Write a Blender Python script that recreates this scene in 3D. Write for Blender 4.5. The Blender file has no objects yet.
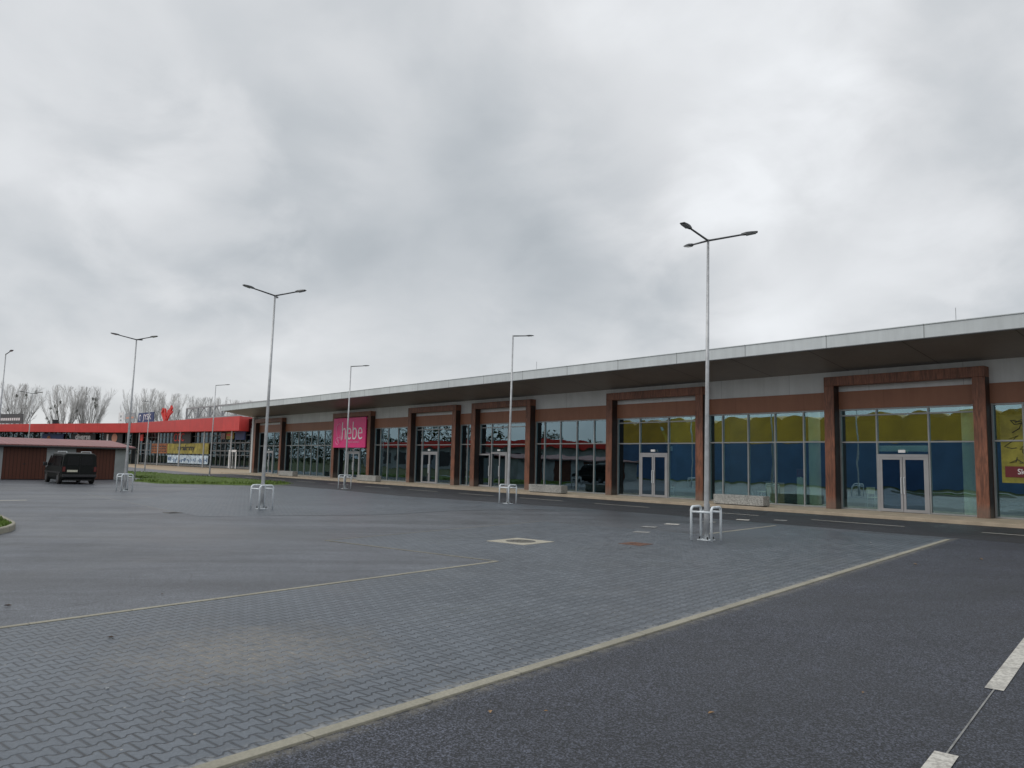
import bpy, math, random
from mathutils import Vector, Matrix
random.seed(7)
R=math.radians
scn=bpy.context.scene
COL=scn.collection

# ------------------------------------------------------------ materials
def newmat(name):
    m=bpy.data.materials.new(name); m.use_nodes=True
    nt=m.node_tree; nt.nodes.clear(); return m,nt
def N(nt,t,**k):
    n=nt.nodes.new(t)
    for a,v in k.items(): setattr(n,a,v)
    return n
def L(nt,a,b): nt.links.new(a,b)
def math_(nt,op,a,b=None,c=None,clamp=False):
    n=N(nt,'ShaderNodeMath',operation=op); n.use_clamp=clamp
    for i,v in enumerate((a,b,c)):
        if v is None: continue
        if isinstance(v,(int,float)): n.inputs[i].default_value=v
        else: L(nt,v,n.inputs[i])
    return n.outputs[0]
def mixc(nt,f,a,b,mode='MIX'):
    n=N(nt,'ShaderNodeMix',data_type='RGBA',blend_type=mode)
    if isinstance(f,(int,float)): n.inputs[0].default_value=f
    else: L(nt,f,n.inputs[0])
    for i,v in ((6,a),(7,b)):
        if isinstance(v,tuple): n.inputs[i].default_value=(*v[:3],1)
        else: L(nt,v,n.inputs[i])
    return n.outputs[2]
def noise(nt,co,scale,detail=4,rough=.55,dist=0):
    n=N(nt,'ShaderNodeTexNoise'); n.inputs['Scale'].default_value=scale
    n.inputs['Detail'].default_value=detail; n.inputs['Roughness'].default_value=rough
    n.inputs['Distortion'].default_value=dist
    L(nt,co,n.inputs['Vector']); return n.outputs['Fac']
def maprange(nt,v,a,b,c=0,d=1,smooth=True):
    n=N(nt,'ShaderNodeMapRange'); n.interpolation_type='SMOOTHSTEP' if smooth else 'LINEAR'
    L(nt,v,n.inputs[0])
    for i,x in enumerate((a,b,c,d)): n.inputs[i+1].default_value=x
    return n.outputs[0]
def finish(nt,col,rough,bump=None,bs=.3,bd=.01,metal=0,spec=.5,coat=0):
    p=N(nt,'ShaderNodeBsdfPrincipled')
    if isinstance(col,tuple): p.inputs['Base Color'].default_value=(*col[:3],1)
    else: L(nt,col,p.inputs['Base Color'])
    if isinstance(rough,(int,float)): p.inputs['Roughness'].default_value=rough
    else: L(nt,rough,p.inputs['Roughness'])
    p.inputs['Metallic'].default_value=metal
    p.inputs['Specular IOR Level'].default_value=spec
    p.inputs['Coat Weight'].default_value=coat
    if bump is not None:
        b=N(nt,'ShaderNodeBump'); b.inputs['Strength'].default_value=bs; b.inputs['Distance'].default_value=bd
        L(nt,bump,b.inputs['Height']); L(nt,b.outputs[0],p.inputs['Normal'])
    o=N(nt,'ShaderNodeOutputMaterial'); L(nt,p.outputs[0],o.inputs[0]); return p
def wpos(nt):
    return N(nt,'ShaderNodeNewGeometry').outputs['Position']
def plain(name,c,rough=.5,var=.15,scale=3,metal=0,spec=.5,bump=0,coat=0):
    m,nt=newmat(name); co=N(nt,'ShaderNodeTexCoord').outputs['Object']
    n=noise(nt,co,scale,5,.6)
    f=maprange(nt,n,.3,.7,1-var,1+var)
    col=mixc(nt,1.0,c,(1,1,1),'MULTIPLY')
    vm=N(nt,'ShaderNodeVectorMath',operation='SCALE'); L(nt,col,vm.inputs[0]); L(nt,f,vm.inputs['Scale'])
    finish(nt,vm.outputs[0],rough,n if bump else None,bump,.01,metal,spec,coat)
    return m

def asphalt(name,base,speck,scale=70,patchy=.25,rough=.62,bs=.5,kerb=False,cracks=.5,streak=.1):
    m,nt=newmat(name); co=wpos(nt)
    fine=noise(nt,co,scale,2,.7); 
    v=N(nt,'ShaderNodeTexVoronoi'); v.inputs['Scale'].default_value=scale*1.15; L(nt,co,v.inputs['Vector'])
    big=noise(nt,co,.16,5,.6,.6); mid=noise(nt,co,1.1,5,.65,.3)
    st=noise(nt,co,5,4,.6)
    f=math_(nt,'MULTIPLY',maprange(nt,big,.3,.7,1-patchy,1+patchy),maprange(nt,mid,.3,.7,.9,1.1))
    f=math_(nt,'MULTIPLY',f,maprange(nt,st,.3,.7,.94,1.06))
    blot=maprange(nt,noise(nt,co,.42,6,.7,1.5),.56,.70,1,.80)
    spot=maprange(nt,noise(nt,co,3.3,3,.5),.66,.74,1,.78)
    f=math_(nt,'MULTIPLY',math_(nt,'MULTIPLY',f,blot),spot)
    rt=N(nt,'ShaderNodeVectorRotate',rotation_type='Z_AXIS'); L(nt,co,rt.inputs['Vector']); rt.inputs['Angle'].default_value=math.radians(-58)
    ms=N(nt,'ShaderNodeMapping'); L(nt,rt.outputs[0],ms.inputs[0]); ms.inputs['Scale'].default_value=(.09,.75,1)
    stk=noise(nt,ms.outputs[0],1.0,6,.62,.8)
    f=math_(nt,'MULTIPLY',f,maprange(nt,stk,.34,.66,1-streak,1+streak))
    sp=maprange(nt,fine,.35,.68,0,1)
    cell=N(nt,'ShaderNodeSeparateColor'); L(nt,v.outputs['Color'],cell.inputs[0])
    sp=math_(nt,'MULTIPLY_ADD',cell.outputs[0],.7,math_(nt,'MULTIPLY',sp,.5))
    sp=maprange(nt,sp,.35,1.1,0,1)
    dark=tuple(x*.55 for x in base)
    c=mixc(nt,sp,dark,speck)
    if kerb:
        mpk=N(nt,'ShaderNodeVectorRotate',rotation_type='Z_AXIS'); L(nt,co,mpk.inputs['Vector']); mpk.inputs['Angle'].default_value=math.radians(-100.34)
        sk=N(nt,'ShaderNodeSeparateXYZ'); L(nt,mpk.outputs[0],sk.inputs[0])
        kd=math_(nt,'SUBTRACT',3.97,sk.outputs[1])
        g_=math_(nt,'MULTIPLY',maprange(nt,kd,0,.14,1,0),maprange(nt,noise(nt,co,7,5,.75),.40,.6,.1,.75))
        c=mixc(nt,g_,c,(.24,.225,.19))
    wv=noise(nt,co,.9,3,.6)
    vc=N(nt,'ShaderNodeTexVoronoi',feature='DISTANCE_TO_EDGE'); vc.inputs['Scale'].default_value=.13
    wb=N(nt,'ShaderNodeVectorMath',operation='ADD'); cbv=N(nt,'ShaderNodeCombineXYZ'); L(nt,wv,cbv.inputs[0]); L(nt,noise(nt,co,1.3,3,.6),cbv.inputs[1]); L(nt,co,wb.inputs[0]); L(nt,cbv.outputs[0],wb.inputs[1]); L(nt,wb.outputs[0],vc.inputs['Vector'])
    crack=math_(nt,'MULTIPLY',maprange(nt,vc.outputs['Distance'],0.0004,.0016,1,0),cracks)
    c=mixc(nt,crack,c,(.012,.012,.014))
    vm=N(nt,'ShaderNodeVectorMath',operation='SCALE'); L(nt,c,vm.inputs[0]); L(nt,f,vm.inputs['Scale'])
    rr=math_(nt,'ADD',maprange(nt,big,.35,.65,-.08,.08),rough)
    finish(nt,vm.outputs[0],rr,math_(nt,'ADD',sp,fine),bs,.006,0,.5)
    return m

GANG=math.atan2(-.1795,.984)   # direction of the bays: rotated by this about z
def paving_mat():
    m,nt=newmat('block_paving'); co=wpos(nt)
    mp=N(nt,'ShaderNodeVectorRotate',rotation_type='Z_AXIS'); L(nt,co,mp.inputs['Vector'])
    mp.inputs['Angle'].default_value=math.radians(-90-10.34)
    s=N(nt,'ShaderNodeSeparateXYZ'); L(nt,mp.outputs[0],s.inputs[0])
    wob=noise(nt,co,.8,2,.5)
    u=math_(nt,'MULTIPLY',s.outputs[0],1/.165)
    v=math_(nt,'ADD',math_(nt,'MULTIPLY',s.outputs[1],1/.135),math_(nt,'MULTIPLY',wob,.25))
    # bone-shaped blocks: every second bed joint mirrors the zigzag
    fu0=math_(nt,'FRACT',u)
    tri=math_(nt,'ABSOLUTE',math_(nt,'SUBTRACT',fu0,.5))       # .5..0..5
    tz=maprange(nt,tri,.17,.33,-1,1,False)
    k_=math_(nt,'ROUND',v)
    par_k=math_(nt,'MODULO',math_(nt,'ABSOLUTE',k_),2.0)
    sh=math_(nt,'MULTIPLY',math_(nt,'MULTIPLY',tz,.12),math_(nt,'SUBTRACT',1.0,math_(nt,'MULTIPLY',par_k,2.0)))
    edge=math_(nt,'ADD',k_,sh)
    row=math_(nt,'ADD',k_,math_(nt,'MULTIPLY',math_(nt,'LESS_THAN',v,edge),-1.0))
    dv=math_(nt,'MULTIPLY',math_(nt,'ABSOLUTE',math_(nt,'SUBTRACT',v,edge)),.135)
    prow=math_(nt,'MODULO',math_(nt,'ABSOLUTE',row),2.0)
    par=math_(nt,'MULTIPLY',math_(nt,'SUBTRACT',1.0,prow),.5)
    u1=math_(nt,'ADD',u,par)
    fu=math_(nt,'FRACT',u1); cu=math_(nt,'FLOOR',u1)
    du=math_(nt,'MULTIPLY',math_(nt,'MINIMUM',fu,math_(nt,'SUBTRACT',1.0,fu)),.165)
    d=math_(nt,'MINIMUM',du,dv)
    joint=maprange(nt,d,.003,.0098,1,0)
    cham=maprange(nt,d,.002,.016,0,1)
    cb=N(nt,'ShaderNodeCombineXYZ'); L(nt,cu,cb.inputs[0]); L(nt,row,cb.inputs[1])
    wn=N(nt,'ShaderNodeTexWhiteNoise',noise_dimensions='2D'); L(nt,cb.outputs[0],wn.inputs['Vector'])
    big=noise(nt,co,.35,5,.6,.5); fine=noise(nt,co,45,3,.7); mid=noise(nt,co,2.5,5,.65)
    f=math_(nt,'MULTIPLY',maprange(nt,wn.outputs['Value'],0,1,.84,1.16,False),maprange(nt,big,.3,.7,.86,1.14))
    f=math_(nt,'MULTIPLY',f,maprange(nt,fine,.3,.7,.85,1.15))
    f=math_(nt,'MULTIPLY',f,maprange(nt,mid,.3,.7,.96,1.04))
    base=mixc(nt,wn.outputs['Value'],(.090,.108,.131),(.104,.120,.140))
    vm=N(nt,'ShaderNodeVectorMath',operation='SCALE'); L(nt,base,vm.inputs[0]); L(nt,f,vm.inputs['Scale'])
    # washed-out sand left lying on the blocks
    dist=N(nt,'ShaderNodeVectorMath',operation='DISTANCE'); L(nt,co,dist.inputs[0]); dist.inputs[1].default_value=(-6.75,2.75,0)
    dd=math_(nt,'ADD',dist.outputs['Value'],math_(nt,'MULTIPLY',math_(nt,'SUBTRACT',noise(nt,co,2.2,5,.7),.5),2.4))
    sand=math_(nt,'MULTIPLY',maprange(nt,dd,.2,1.5,1,0),maprange(nt,noise(nt,co,9,5,.75),  .36,.60,.12,.62))
    sand=math_(nt,'MULTIPLY',sand,math_(nt,'ADD',math_(nt,'MULTIPLY',joint,1.1),.5),clamp=True)
    thin=math_(nt,'MULTIPLY',maprange(nt,noise(nt,co,.9,4,.6),.52,.72,0,.22),joint)
    sand=math_(nt,'MAXIMUM',sand,thin)
    c=mixc(nt,math_(nt,'MULTIPLY',joint,maprange(nt,noise(nt,co,1.7,4,.7),.3,.7,.6,1.0)),vm.outputs[0],(.011,.013,.016))
    c=mixc(nt,sand,c,(.30,.26,.20))
    # cement dust and grit lying along the long kerb, scattered specks
    kd=math_(nt,'SUBTRACT',s.outputs[1],4.10)
    dust=math_(nt,'MULTIPLY',maprange(nt,kd,.0,.16,1,0),maprange(nt,noise(nt,co,6,5,.75),.42,.62,0,.75))
    c=mixc(nt,dust,c,(.33,.33,.32))
    vs=N(nt,'ShaderNodeTexVoronoi'); vs.inputs['Scale'].default_value=6.5; L(nt,co,vs.inputs['Vector'])
    spk=math_(nt,'MULTIPLY',maprange(nt,vs.outputs['Distance'],.045,.08,1,0),.7)
    c=mixc(nt,spk,c,(.42,.40,.36))
    moss=math_(nt,'MULTIPLY',joint,maprange(nt,noise(nt,co,.6,4,.6),.55,.7,0,.5))
    c=mixc(nt,moss,c,(.07,.075,.045))
    h=math_(nt,'ADD',cham,math_(nt,'MULTIPLY',fine,.12))
    h=math_(nt,'ADD',h,math_(nt,'MULTIPLY',wn.outputs['Value'],.10))
    rr=math_(nt,'ADD',math_(nt,'MULTIPLY',wn.outputs['Value'],.10),.36)
    finish(nt,c,rr,h,.8,.007,0,.5); return m

def concrete(name,c,joint=0,rough=.75,speck=0):
    m,nt=newmat(name); co=wpos(nt)
    big=noise(nt,co,1.5,5,.6); fine=noise(nt,co,40,3,.7)
    f=math_(nt,'MULTIPLY',maprange(nt,big,.3,.7,.86,1.12),maprange(nt,fine,.3,.7,.85,1.12))
    if speck:
        v=N(nt,'ShaderNodeTexVoronoi'); v.inputs['Scale'].default_value=speck; L(nt,co,v.inputs['Vector'])
        cs=N(nt,'ShaderNodeSeparateColor'); L(nt,v.outputs['Color'],cs.inputs[0])
        f=math_(nt,'MULTIPLY',f,maprange(nt,cs.outputs[0],0,1,.55,1.35,False))
    vm=N(nt,'ShaderNodeVectorMath',operation='SCALE'); vm.inputs[0].default_value=c; L(nt,f,vm.inputs['Scale'])
    c2=vm.outputs[0]
    if joint:
        mp=N(nt,'ShaderNodeVectorRotate',rotation_type='Z_AXIS'); L(nt,co,mp.inputs['Vector'])
        mp.inputs['Angle'].default_value=math.radians(joint)
        s=N(nt,'ShaderNodeSeparateXYZ'); L(nt,mp.outputs[0],s.inputs[0])
        fr=math_(nt,'FRACT',s.outputs[0]); d=math_(nt,'MINIMUM',fr,math_(nt,'SUBTRACT',1.0,fr))
        c2=mixc(nt,maprange(nt,d,.003,.008,.75,0),c2,tuple(x*.25 for x in c))
        wn=N(nt,'ShaderNodeTexWhiteNoise',noise_dimensions='1D'); L(nt,math_(nt,'FLOOR',s.outputs[0]),wn.inputs['W'])
        c2=mixc(nt,math_(nt,'MULTIPLY',wn.outputs['Value'],.25),c2,tuple(x*.6 for x in c))
    finish(nt,c2,rough,fine,.25,.004); return m

def wood_mat(name,c1,c2):
    m,nt=newmat(name); co=N(nt,'ShaderNodeTexCoord').outputs['Object']
    mp=N(nt,'ShaderNodeMapping'); L(nt,co,mp.inputs[0]); mp.inputs['Scale'].default_value=(9,9,.9)
    n1=noise(nt,mp.outputs[0],1.1,7,.7,1.4)
    n2=noise(nt,co,.8,3,.5)
    mp2=N(nt,'ShaderNodeMapping'); L(nt,co,mp2.inputs[0]); mp2.inputs['Scale'].default_value=(60,60,3)
    n3=noise(nt,mp2.outputs[0],1,3,.6)
    c=mixc(nt,maprange(nt,n1,.32,.68,0,1),c1,c2)
    c=mixc(nt,maprange(nt,n3,.4,.7,0,.35),c,tuple(x*.35 for x in c1))
    vm=N(nt,'ShaderNodeVectorMath',operation='SCALE'); L(nt,c,vm.inputs[0]); L(nt,maprange(nt,n2,.3,.7,.8,1.15),vm.inputs['Scale'])
    sz=N(nt,'ShaderNodeSeparateXYZ'); L(nt,wpos(nt),sz.inputs[0])
    base_d=math_(nt,'MULTIPLY',maprange(nt,math_(nt,'SUBTRACT',sz.outputs[2],math_(nt,'MULTIPLY',n2,.5)),0,.45,1,0),.55)
    col=mixc(nt,base_d,vm.outputs[0],(.17,.14,.115))
    finish(nt,col,.5,n1,.25,.004); return m

def panel_mat(name,c,rough,period,off=0,axis=0,spec=.5,dark=.35,wide=.012,metal=0):
    """sheet panels with butt joints every 'period' metres along a world axis"""
    m,nt=newmat(name); co=wpos(nt); s=N(nt,'ShaderNodeSeparateXYZ'); L(nt,co,s.inputs[0])
    t=math_(nt,'MULTIPLY',math_(nt,'ADD',s.outputs[axis],off),1/period)
    fr=math_(nt,'FRACT',t); d=math_(nt,'MULTIPLY',math_(nt,'MINIMUM',fr,math_(nt,'SUBTRACT',1.0,fr)),period)
    wn=N(nt,'ShaderNodeTexWhiteNoise',noise_dimensions='1D'); L(nt,math_(nt,'FLOOR',t),wn.inputs['W'])
    n=noise(nt,co,.7,4,.6)
    f=math_(nt,'MULTIPLY',maprange(nt,wn.outputs['Value'],0,1,.94,1.05,False),maprange(nt,n,.3,.7,.93,1.06))
    mp=N(nt,'ShaderNodeMapping'); L(nt,co,mp.inputs[0]); mp.inputs['Scale'].default_value=(5,5,.35)
    f=math_(nt,'MULTIPLY',f,maprange(nt,noise(nt,mp.outputs[0],1,4,.6),.3,.7,.95,1.04))
    vm=N(nt,'ShaderNodeVectorMath',operation='SCALE'); vm.inputs[0].default_value=c; L(nt,f,vm.inputs['Scale'])
    c2=mixc(nt,maprange(nt,d,wide*.5,wide,1-dark,0),vm.outputs[0],tuple(x*.3 for x in c))
    finish(nt,c2,rough,None,metal=metal,spec=spec); return m

def glass_mat(name,refl=.5,gl=(.52,.78,1.0),tr=(.36,.62,.60),wav=.012):
    m,nt=newmat(name); co=wpos(nt)
    g=N(nt,'ShaderNodeBsdfGlossy'); g.inputs['Roughness'].default_value=.0; g.inputs['Color'].default_value=(*gl,1)
    t=N(nt,'ShaderNodeBsdfTransparent'); t.inputs['Color'].default_value=(*tr,1)
    b=N(nt,'ShaderNodeBump'); b.inputs['Strength'].default_value=wav; b.inputs['Distance'].default_value=.25
    L(nt,noise(nt,co,1.3,1,.4),b.inputs['Height']); L(nt,b.outputs[0],g.inputs['Normal'])
    fr=N(nt,'ShaderNodeFresnel'); fr.inputs['IOR'].default_value=1.6
    f=math_(nt,'ADD',math_(nt,'MULTIPLY',fr.outputs[0],.9),refl,clamp=True)
    mx=N(nt,'ShaderNodeMixShader'); L(nt,f,mx.inputs[0]); L(nt,t.outputs[0],mx.inputs[1]); L(nt,g.outputs[0],mx.inputs[2])
    o=N(nt,'ShaderNodeOutputMaterial'); L(nt,mx.outputs[0],o.inputs[0]); return m

def grass_mat(name,a,b):
    m,nt=newmat(name); co=wpos(nt)
    n1=noise(nt,co,1.2,5,.65); n2=noise(nt,co,14,4,.7)
    c=mixc(nt,maprange(nt,n1,.3,.7,0,1),a,b)
    vm=N(nt,'ShaderNodeVectorMath',operation='SCALE'); L(nt,c,vm.inputs[0]); L(nt,maprange(nt,n2,.25,.75,.5,1.5),vm.inputs['Scale'])
    finish(nt,vm.outputs[0],.9,n2,.8,.03,spec=.2); return m

M={}
M['asph_old']=asphalt('asphalt_worn',(.076,.084,.099),(.165,.179,.203),90,.30,.40,.35,False,.5,.26)
M['asph_new']=asphalt('asphalt_coarse',(.012,.014,.020),(.165,.182,.235),84,.20,.50,1.0,True,.0)
M['asph_dark']=asphalt('asphalt_dark_lane',(.030,.032,.037),(.058,.061,.070),80,.2,.6,.35,False,0)
M['pave']=paving_mat()
M['edge']=concrete('kerb_concrete',(.36,.34,.27),-100.34)
M['edge2']=concrete('kerb_concrete_cross',(.21,.205,.18),-10.34)
M['sidewalk']=concrete('sidewalk_concrete',(.46,.38,.28),0)
M['bench']=concrete('washed_concrete',(.36,.36,.34),0,.8,38)
M['paint']=None
def worn_paint():
    m,nt=newmat('worn_white_paint'); co=wpos(nt)
    n=noise(nt,co,28,4,.7); n2=noise(nt,co,2.2,3,.6)
    c=mixc(nt,maprange(nt,n,.36,.6,0,1),(.40,.38,.34),(.66,.64,.58))
    c=mixc(nt,maprange(nt,n2,.52,.72,0,.45),c,(.25,.24,.22))
    finish(nt,c,.65,n,.3,.003); return m
M['paint']=worn_paint()
M['paint_old']=plain('faded_paint',(.26,.26,.25),.7,.25,6)
M['field']=grass_mat('field_grass',(.07,.085,.03),(.10,.10,.045))
M['grass']=grass_mat('lawn_grass',(.08,.13,.028),(.12,.17,.045))
M['blade']=plain('grass_blade',(.135,.20,.045),.7,.4,2,spec=.25)
M['sand']=concrete('sandy_ground',(.42,.34,.24),0,.95)
M['wall']=panel_mat('upper_wall_panel',(.63,.65,.65),.45,3.5,.4,0,.5,.45)
M['fascia']=panel_mat('canopy_fascia_panel',(.64,.68,.69),.35,3.5,.38,0,.5,.35,.03)
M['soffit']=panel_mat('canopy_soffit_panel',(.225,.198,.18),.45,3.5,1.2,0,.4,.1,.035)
M['band']=panel_mat('brown_band_panel',(.30,.135,.080),.5,3.4,.2,0,.4,.6)
M['wood']=wood_mat('portal_wood',(.12,.050,.031),(.33,.132,.075))
M['glass']=glass_mat('tinted_glass',.23,(.64,.88,1.0),(.90,.99,.92),.009)
M['glass_dark']=glass_mat('door_glass',.22,(.5,.72,.9),(.30,.45,.5))
M['frame']=plain('anodised_frame',(.34,.35,.35),.4,.08,2,.3)
M['doorframe']=plain('aluminium_door_frame',(.37,.37,.38),.4,.08,2,.2)
M['frame_dark']=plain('dark_frame',(.07,.075,.08),.4,.1,2)
M['pole']=plain('galvanised_steel',(.50,.51,.52),.45,.12,6,.5)
M['guard']=plain('galvanised_tube',(.80,.85,.88),.42,.08,9,.1)
M['lamp']=plain('lamp_housing',(.07,.075,.08),.4,.1,8)
M['lens']=plain('lamp_lens',(.35,.35,.33),.2,.1,8)
M['blackcap']=plain('black_cap',(.02,.02,.02),.5,.1,8)
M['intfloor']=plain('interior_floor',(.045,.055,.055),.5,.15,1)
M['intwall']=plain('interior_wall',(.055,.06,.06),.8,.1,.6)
M['greencol']=plain('pale_green_plaster',(.80,.84,.66),.7,.12,1.5)
M['aircurtain']=plain('pale_unit',(.70,.80,.74),.5,.05,2)
M['card']=plain('cardboard',(.62,.50,.26),.8,.2,3)
M['pink']=plain('pink_sign',(.80,.03,.22),.4,.05,2)
M['white']=plain('white_lettering',(.82,.82,.82),.5,.04,3)
M['lilac']=plain('pale_pink_line',(.85,.35,.55),.5,.04,3)
M['red']=panel_mat('red_fascia',(.60,.05,.045),.4,6,0,0,.4,.5,.03)
M['redsign']=plain('red_sign',(.66,.03,.02),.45,.05,2)
M['blue']=plain('blue_sign',(.012,.035,.15),.45,.05,2)
M['yellow']=plain('yellow_banner',(.33,.28,.06),.6,.35,.9)
M['orange']=plain('orange_banner',(.32,.11,.04),.6,.4,1.2)
M['peach']=plain('peach_sign',(.66,.32,.22),.5,.05,2)
M['greyboard']=plain('grey_board',(.35,.37,.38),.6,.1,2)
M['blackboard']=plain('dark_board',(.025,.025,.03),.5,.1,2)
M['garwall']=plain('garage_render',(.34,.36,.36),.85,.15,.8)
M['brown']=None
def slats(name,c,period,axis,rough=.5):
    return panel_mat(name,c,rough,period,0,axis,.4,.1,.02)
M['gardoor']=slats('brown_garage_door',(.115,.038,.022),.2,1,.6)
M['garroof']=slats('red_sheet_roof',(.30,.115,.11),.35,1,.5)
M['truss']=plain('grey_truss',(.30,.31,.32),.5,.1,2)
M['van']=plain('dark_van_paint',(.007,.009,.008),.5,.2,2,0,.25,0,0)
M['vanglass']=plain('dark_car_glass',(.004,.005,.006),.2,.1,2,0,.25)
M['tyre']=plain('tyre_rubber',(.018,.018,.018),.8,.2,6)
M['rim']=plain('wheel_rim',(.18,.18,.19),.35,.1,6,.6)
M['plate']=plain('number_plate',(.65,.63,.50),.5,.1,6)
M['tail']=plain('tail_light',(.13,.015,.012),.25,.1,5)
M['plastic']=plain('black_plastic',(.03,.03,.032),.6,.1,5)
M['bark']=plain('grey_bark',(.21,.20,.185),.9,.25,.5)
M['twig']=plain('grey_twigs',(.56,.55,.535),.9,.2,.3)
M['mistle']=plain('mistletoe',(.05,.06,.035),.9,.3,.8)
M['leafdry']=plain('dry_leaf',(.34,.21,.10),.7,.3,20)
M['leafdark']=plain('dark_leaf',(.07,.045,.03),.8,.3,20)
M['rust']=plain('rusty_iron',(.16,.085,.06),.8,.35,14,.2)
M['iron']=plain('cast_iron',(.16,.155,.14),.7,.3,18,.2)
M['soilring']=concrete('manhole_concrete',(.44,.41,.33),0)
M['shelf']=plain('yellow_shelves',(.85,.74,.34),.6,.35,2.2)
M['poster']=plain('white_blue_poster',(.55,.66,.75),.6,.3,1.5)
M['tentblue']=plain('blue_tent_cloth',(.075,.145,.28),.6,.15,.5)
M['tentyellow']=plain('yellow_tent_cloth',(.52,.29,.012),.6,.15,.5)
M['hedge']=plain('hedge_leaves',(.03,.045,.015),.9,.4,3)

# ------------------------------------------------------------ mesh builder
class MB:
    def __init__(s): s.v=[];s.f=[];s.m=[];s.mi=0
    def quad(s,*p):
        i=len(s.v); s.v+= [tuple(q) for q in p]; s.f.append(tuple(range(i,i+len(p)))); s.m.append(s.mi)
    def box(s,x0,x1,y0,y1,z0,z1,rot=0,c=None):
        i=len(s.v)
        P=[(x,y,z) for z in (z0,z1) for x,y in ((x0,y0),(x1,y0),(x1,y1),(x0,y1))]
        if rot:
            cx,cy=c if c else (0,0); ca,sa=math.cos(rot),math.sin(rot)
            P=[(cx+(x-cx)*ca-(y-cy)*sa,cy+(x-cx)*sa+(y-cy)*ca,z) for x,y,z in P]
        s.v+=P
        for f in ((0,3,2,1),(4,5,6,7),(0,1,5,4),(1,2,6,5),(2,3,7,6),(3,0,4,7)):
            s.f.append(tuple(i+k for k in f)); s.m.append(s.mi)
    def bar(s,a,b,w,hh,up=(0,0,1)):
        """rectangular bar from a to b"""
        a=Vector(a);b=Vector(b);d=(b-a).normalized();u=Vector(up)
        if abs(d.dot(u))>.98:u=Vector((1,0,0))
        r=d.cross(u).normalized();u=r.cross(d).normalized()
        i=len(s.v)
        for q in (a,b):
            for x,y in ((-1,-1),(1,-1),(1,1),(-1,1)): s.v.append(tuple(q+r*(x*w/2)+u*(y*hh/2)))
        for f in ((0,1,2,3),(7,6,5,4),(0,4,5,1),(1,5,6,2),(2,6,7,3),(3,7,4,0)):
            s.f.append(tuple(i+k for k in f)); s.m.append(s.mi)
    def tube(s,pts,rad,n=10,cap=True):
        pts=[Vector(p) for p in pts]
        if isinstance(rad,(int,float)): rad=[rad]*len(pts)
        i0=len(s.v); prev=None
        for k,p in enumerate(pts):
            d=((pts[k+1]-p) if k<len(pts)-1 else (p-pts[k-1])).normalized()
            if 0<k<len(pts)-1: d=((pts[k+1]-p).normalized()+(p-pts[k-1]).normalized()).normalized()
            if prev is None:
                prev=d.orthogonal().normalized()
            r=(prev-d*prev.dot(d)).normalized(); prev=r; u=d.cross(r)
            for j in range(n):
                t=2*math.pi*j/n; s.v.append(tuple(p+(r*math.cos(t)+u*math.sin(t))*rad[k]))
        for k in range(len(pts)-1):
            for j in range(n):
                a=i0+k*n+j;b=i0+k*n+(j+1)%n
                s.f.append((a,b,b+n,a+n)); s.m.append(s.mi)
        if cap and n>2:
            s.f.append(tuple(i0+j for j in reversed(range(n)))); s.m.append(s.mi)
            e=i0+(len(pts)-1)*n; s.f.append(tuple(e+j for j in range(n))); s.m.append(s.mi)
    def disc(s,c,r,z,n=32,hh=.01):
        s.tube([(c[0],c[1],z-hh),(c[0],c[1],z)],r,n)
    def build(s,name,mats,parent=None,smooth=False,bevel=0,loc=None):
        me=bpy.data.meshes.new(name)
        v=s.v
        if loc is not None: v=[(a-loc[0],b-loc[1],c-loc[2]) for a,b,c in s.v]
        me.from_pydata(v,[],s.f)
        if not isinstance(mats,(list,tuple)): mats=[mats]
        for m in mats: me.materials.append(m)
        for p,mi in zip(me.polygons,s.m): p.material_index=mi; p.use_smooth=smooth
        me.validate(); me.update()
        o=bpy.data.objects.new(name,me); COL.objects.link(o)
        if loc is not None: o.location=loc
        if parent is not None:
            o.parent=parent
        if bevel:
            b=o.modifiers.new('bevel','BEVEL'); b.width=bevel; b.segments=2; b.limit_method='ANGLE'
        return o
def tag(o,label=None,cat=None,group=None,kind=None):
    if label:o['label']=label
    if cat:o['category']=cat
    if group:o['group']=group
    if kind:o['kind']=kind
    return o
def empty(name,loc=(0,0,0),rz=0):
    o=bpy.data.objects.new(name,None); COL.objects.link(o); o.location=loc; o.rotation_euler=(0,0,rz)
    o.empty_display_size=.2; return o
def copy_tree(o,parent=None):
    c=o.copy(); COL.objects.link(c); c.parent=parent
    for ch in [x for x in COL.objects if x.parent==o]: copy_tree(ch,c)
    return c
def sheet(name,pts,z,mat,label,cat='ground'):
    mb=MB(); mb.quad(*[(x,y,z) for x,y in pts]); o=mb.build(name,mat)
    return tag(o,label,cat,kind='structure')
def text_part(name,s,size,mat,parent,loc,rot,xs=1.0,ext=.01,offset=0,shear=0,align='CENTER'):
    cu=bpy.data.curves.new(name,'FONT'); cu.body=s; cu.size=size; cu.extrude=ext; cu.offset=offset; cu.shear=shear
    cu.align_x=align; cu.align_y='CENTER'
    t=bpy.data.objects.new(name+'_tmp',cu); COL.objects.link(t)
    dg=bpy.context.evaluated_depsgraph_get(); me=bpy.data.meshes.new_from_object(t.evaluated_get(dg))
    bpy.data.objects.remove(t); me.materials.clear(); me.materials.append(mat)
    o=bpy.data.objects.new(name,me); COL.objects.link(o); o.parent=parent
    o.location=loc; o.rotation_euler=rot; o.scale=(xs,1,1); return o

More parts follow.
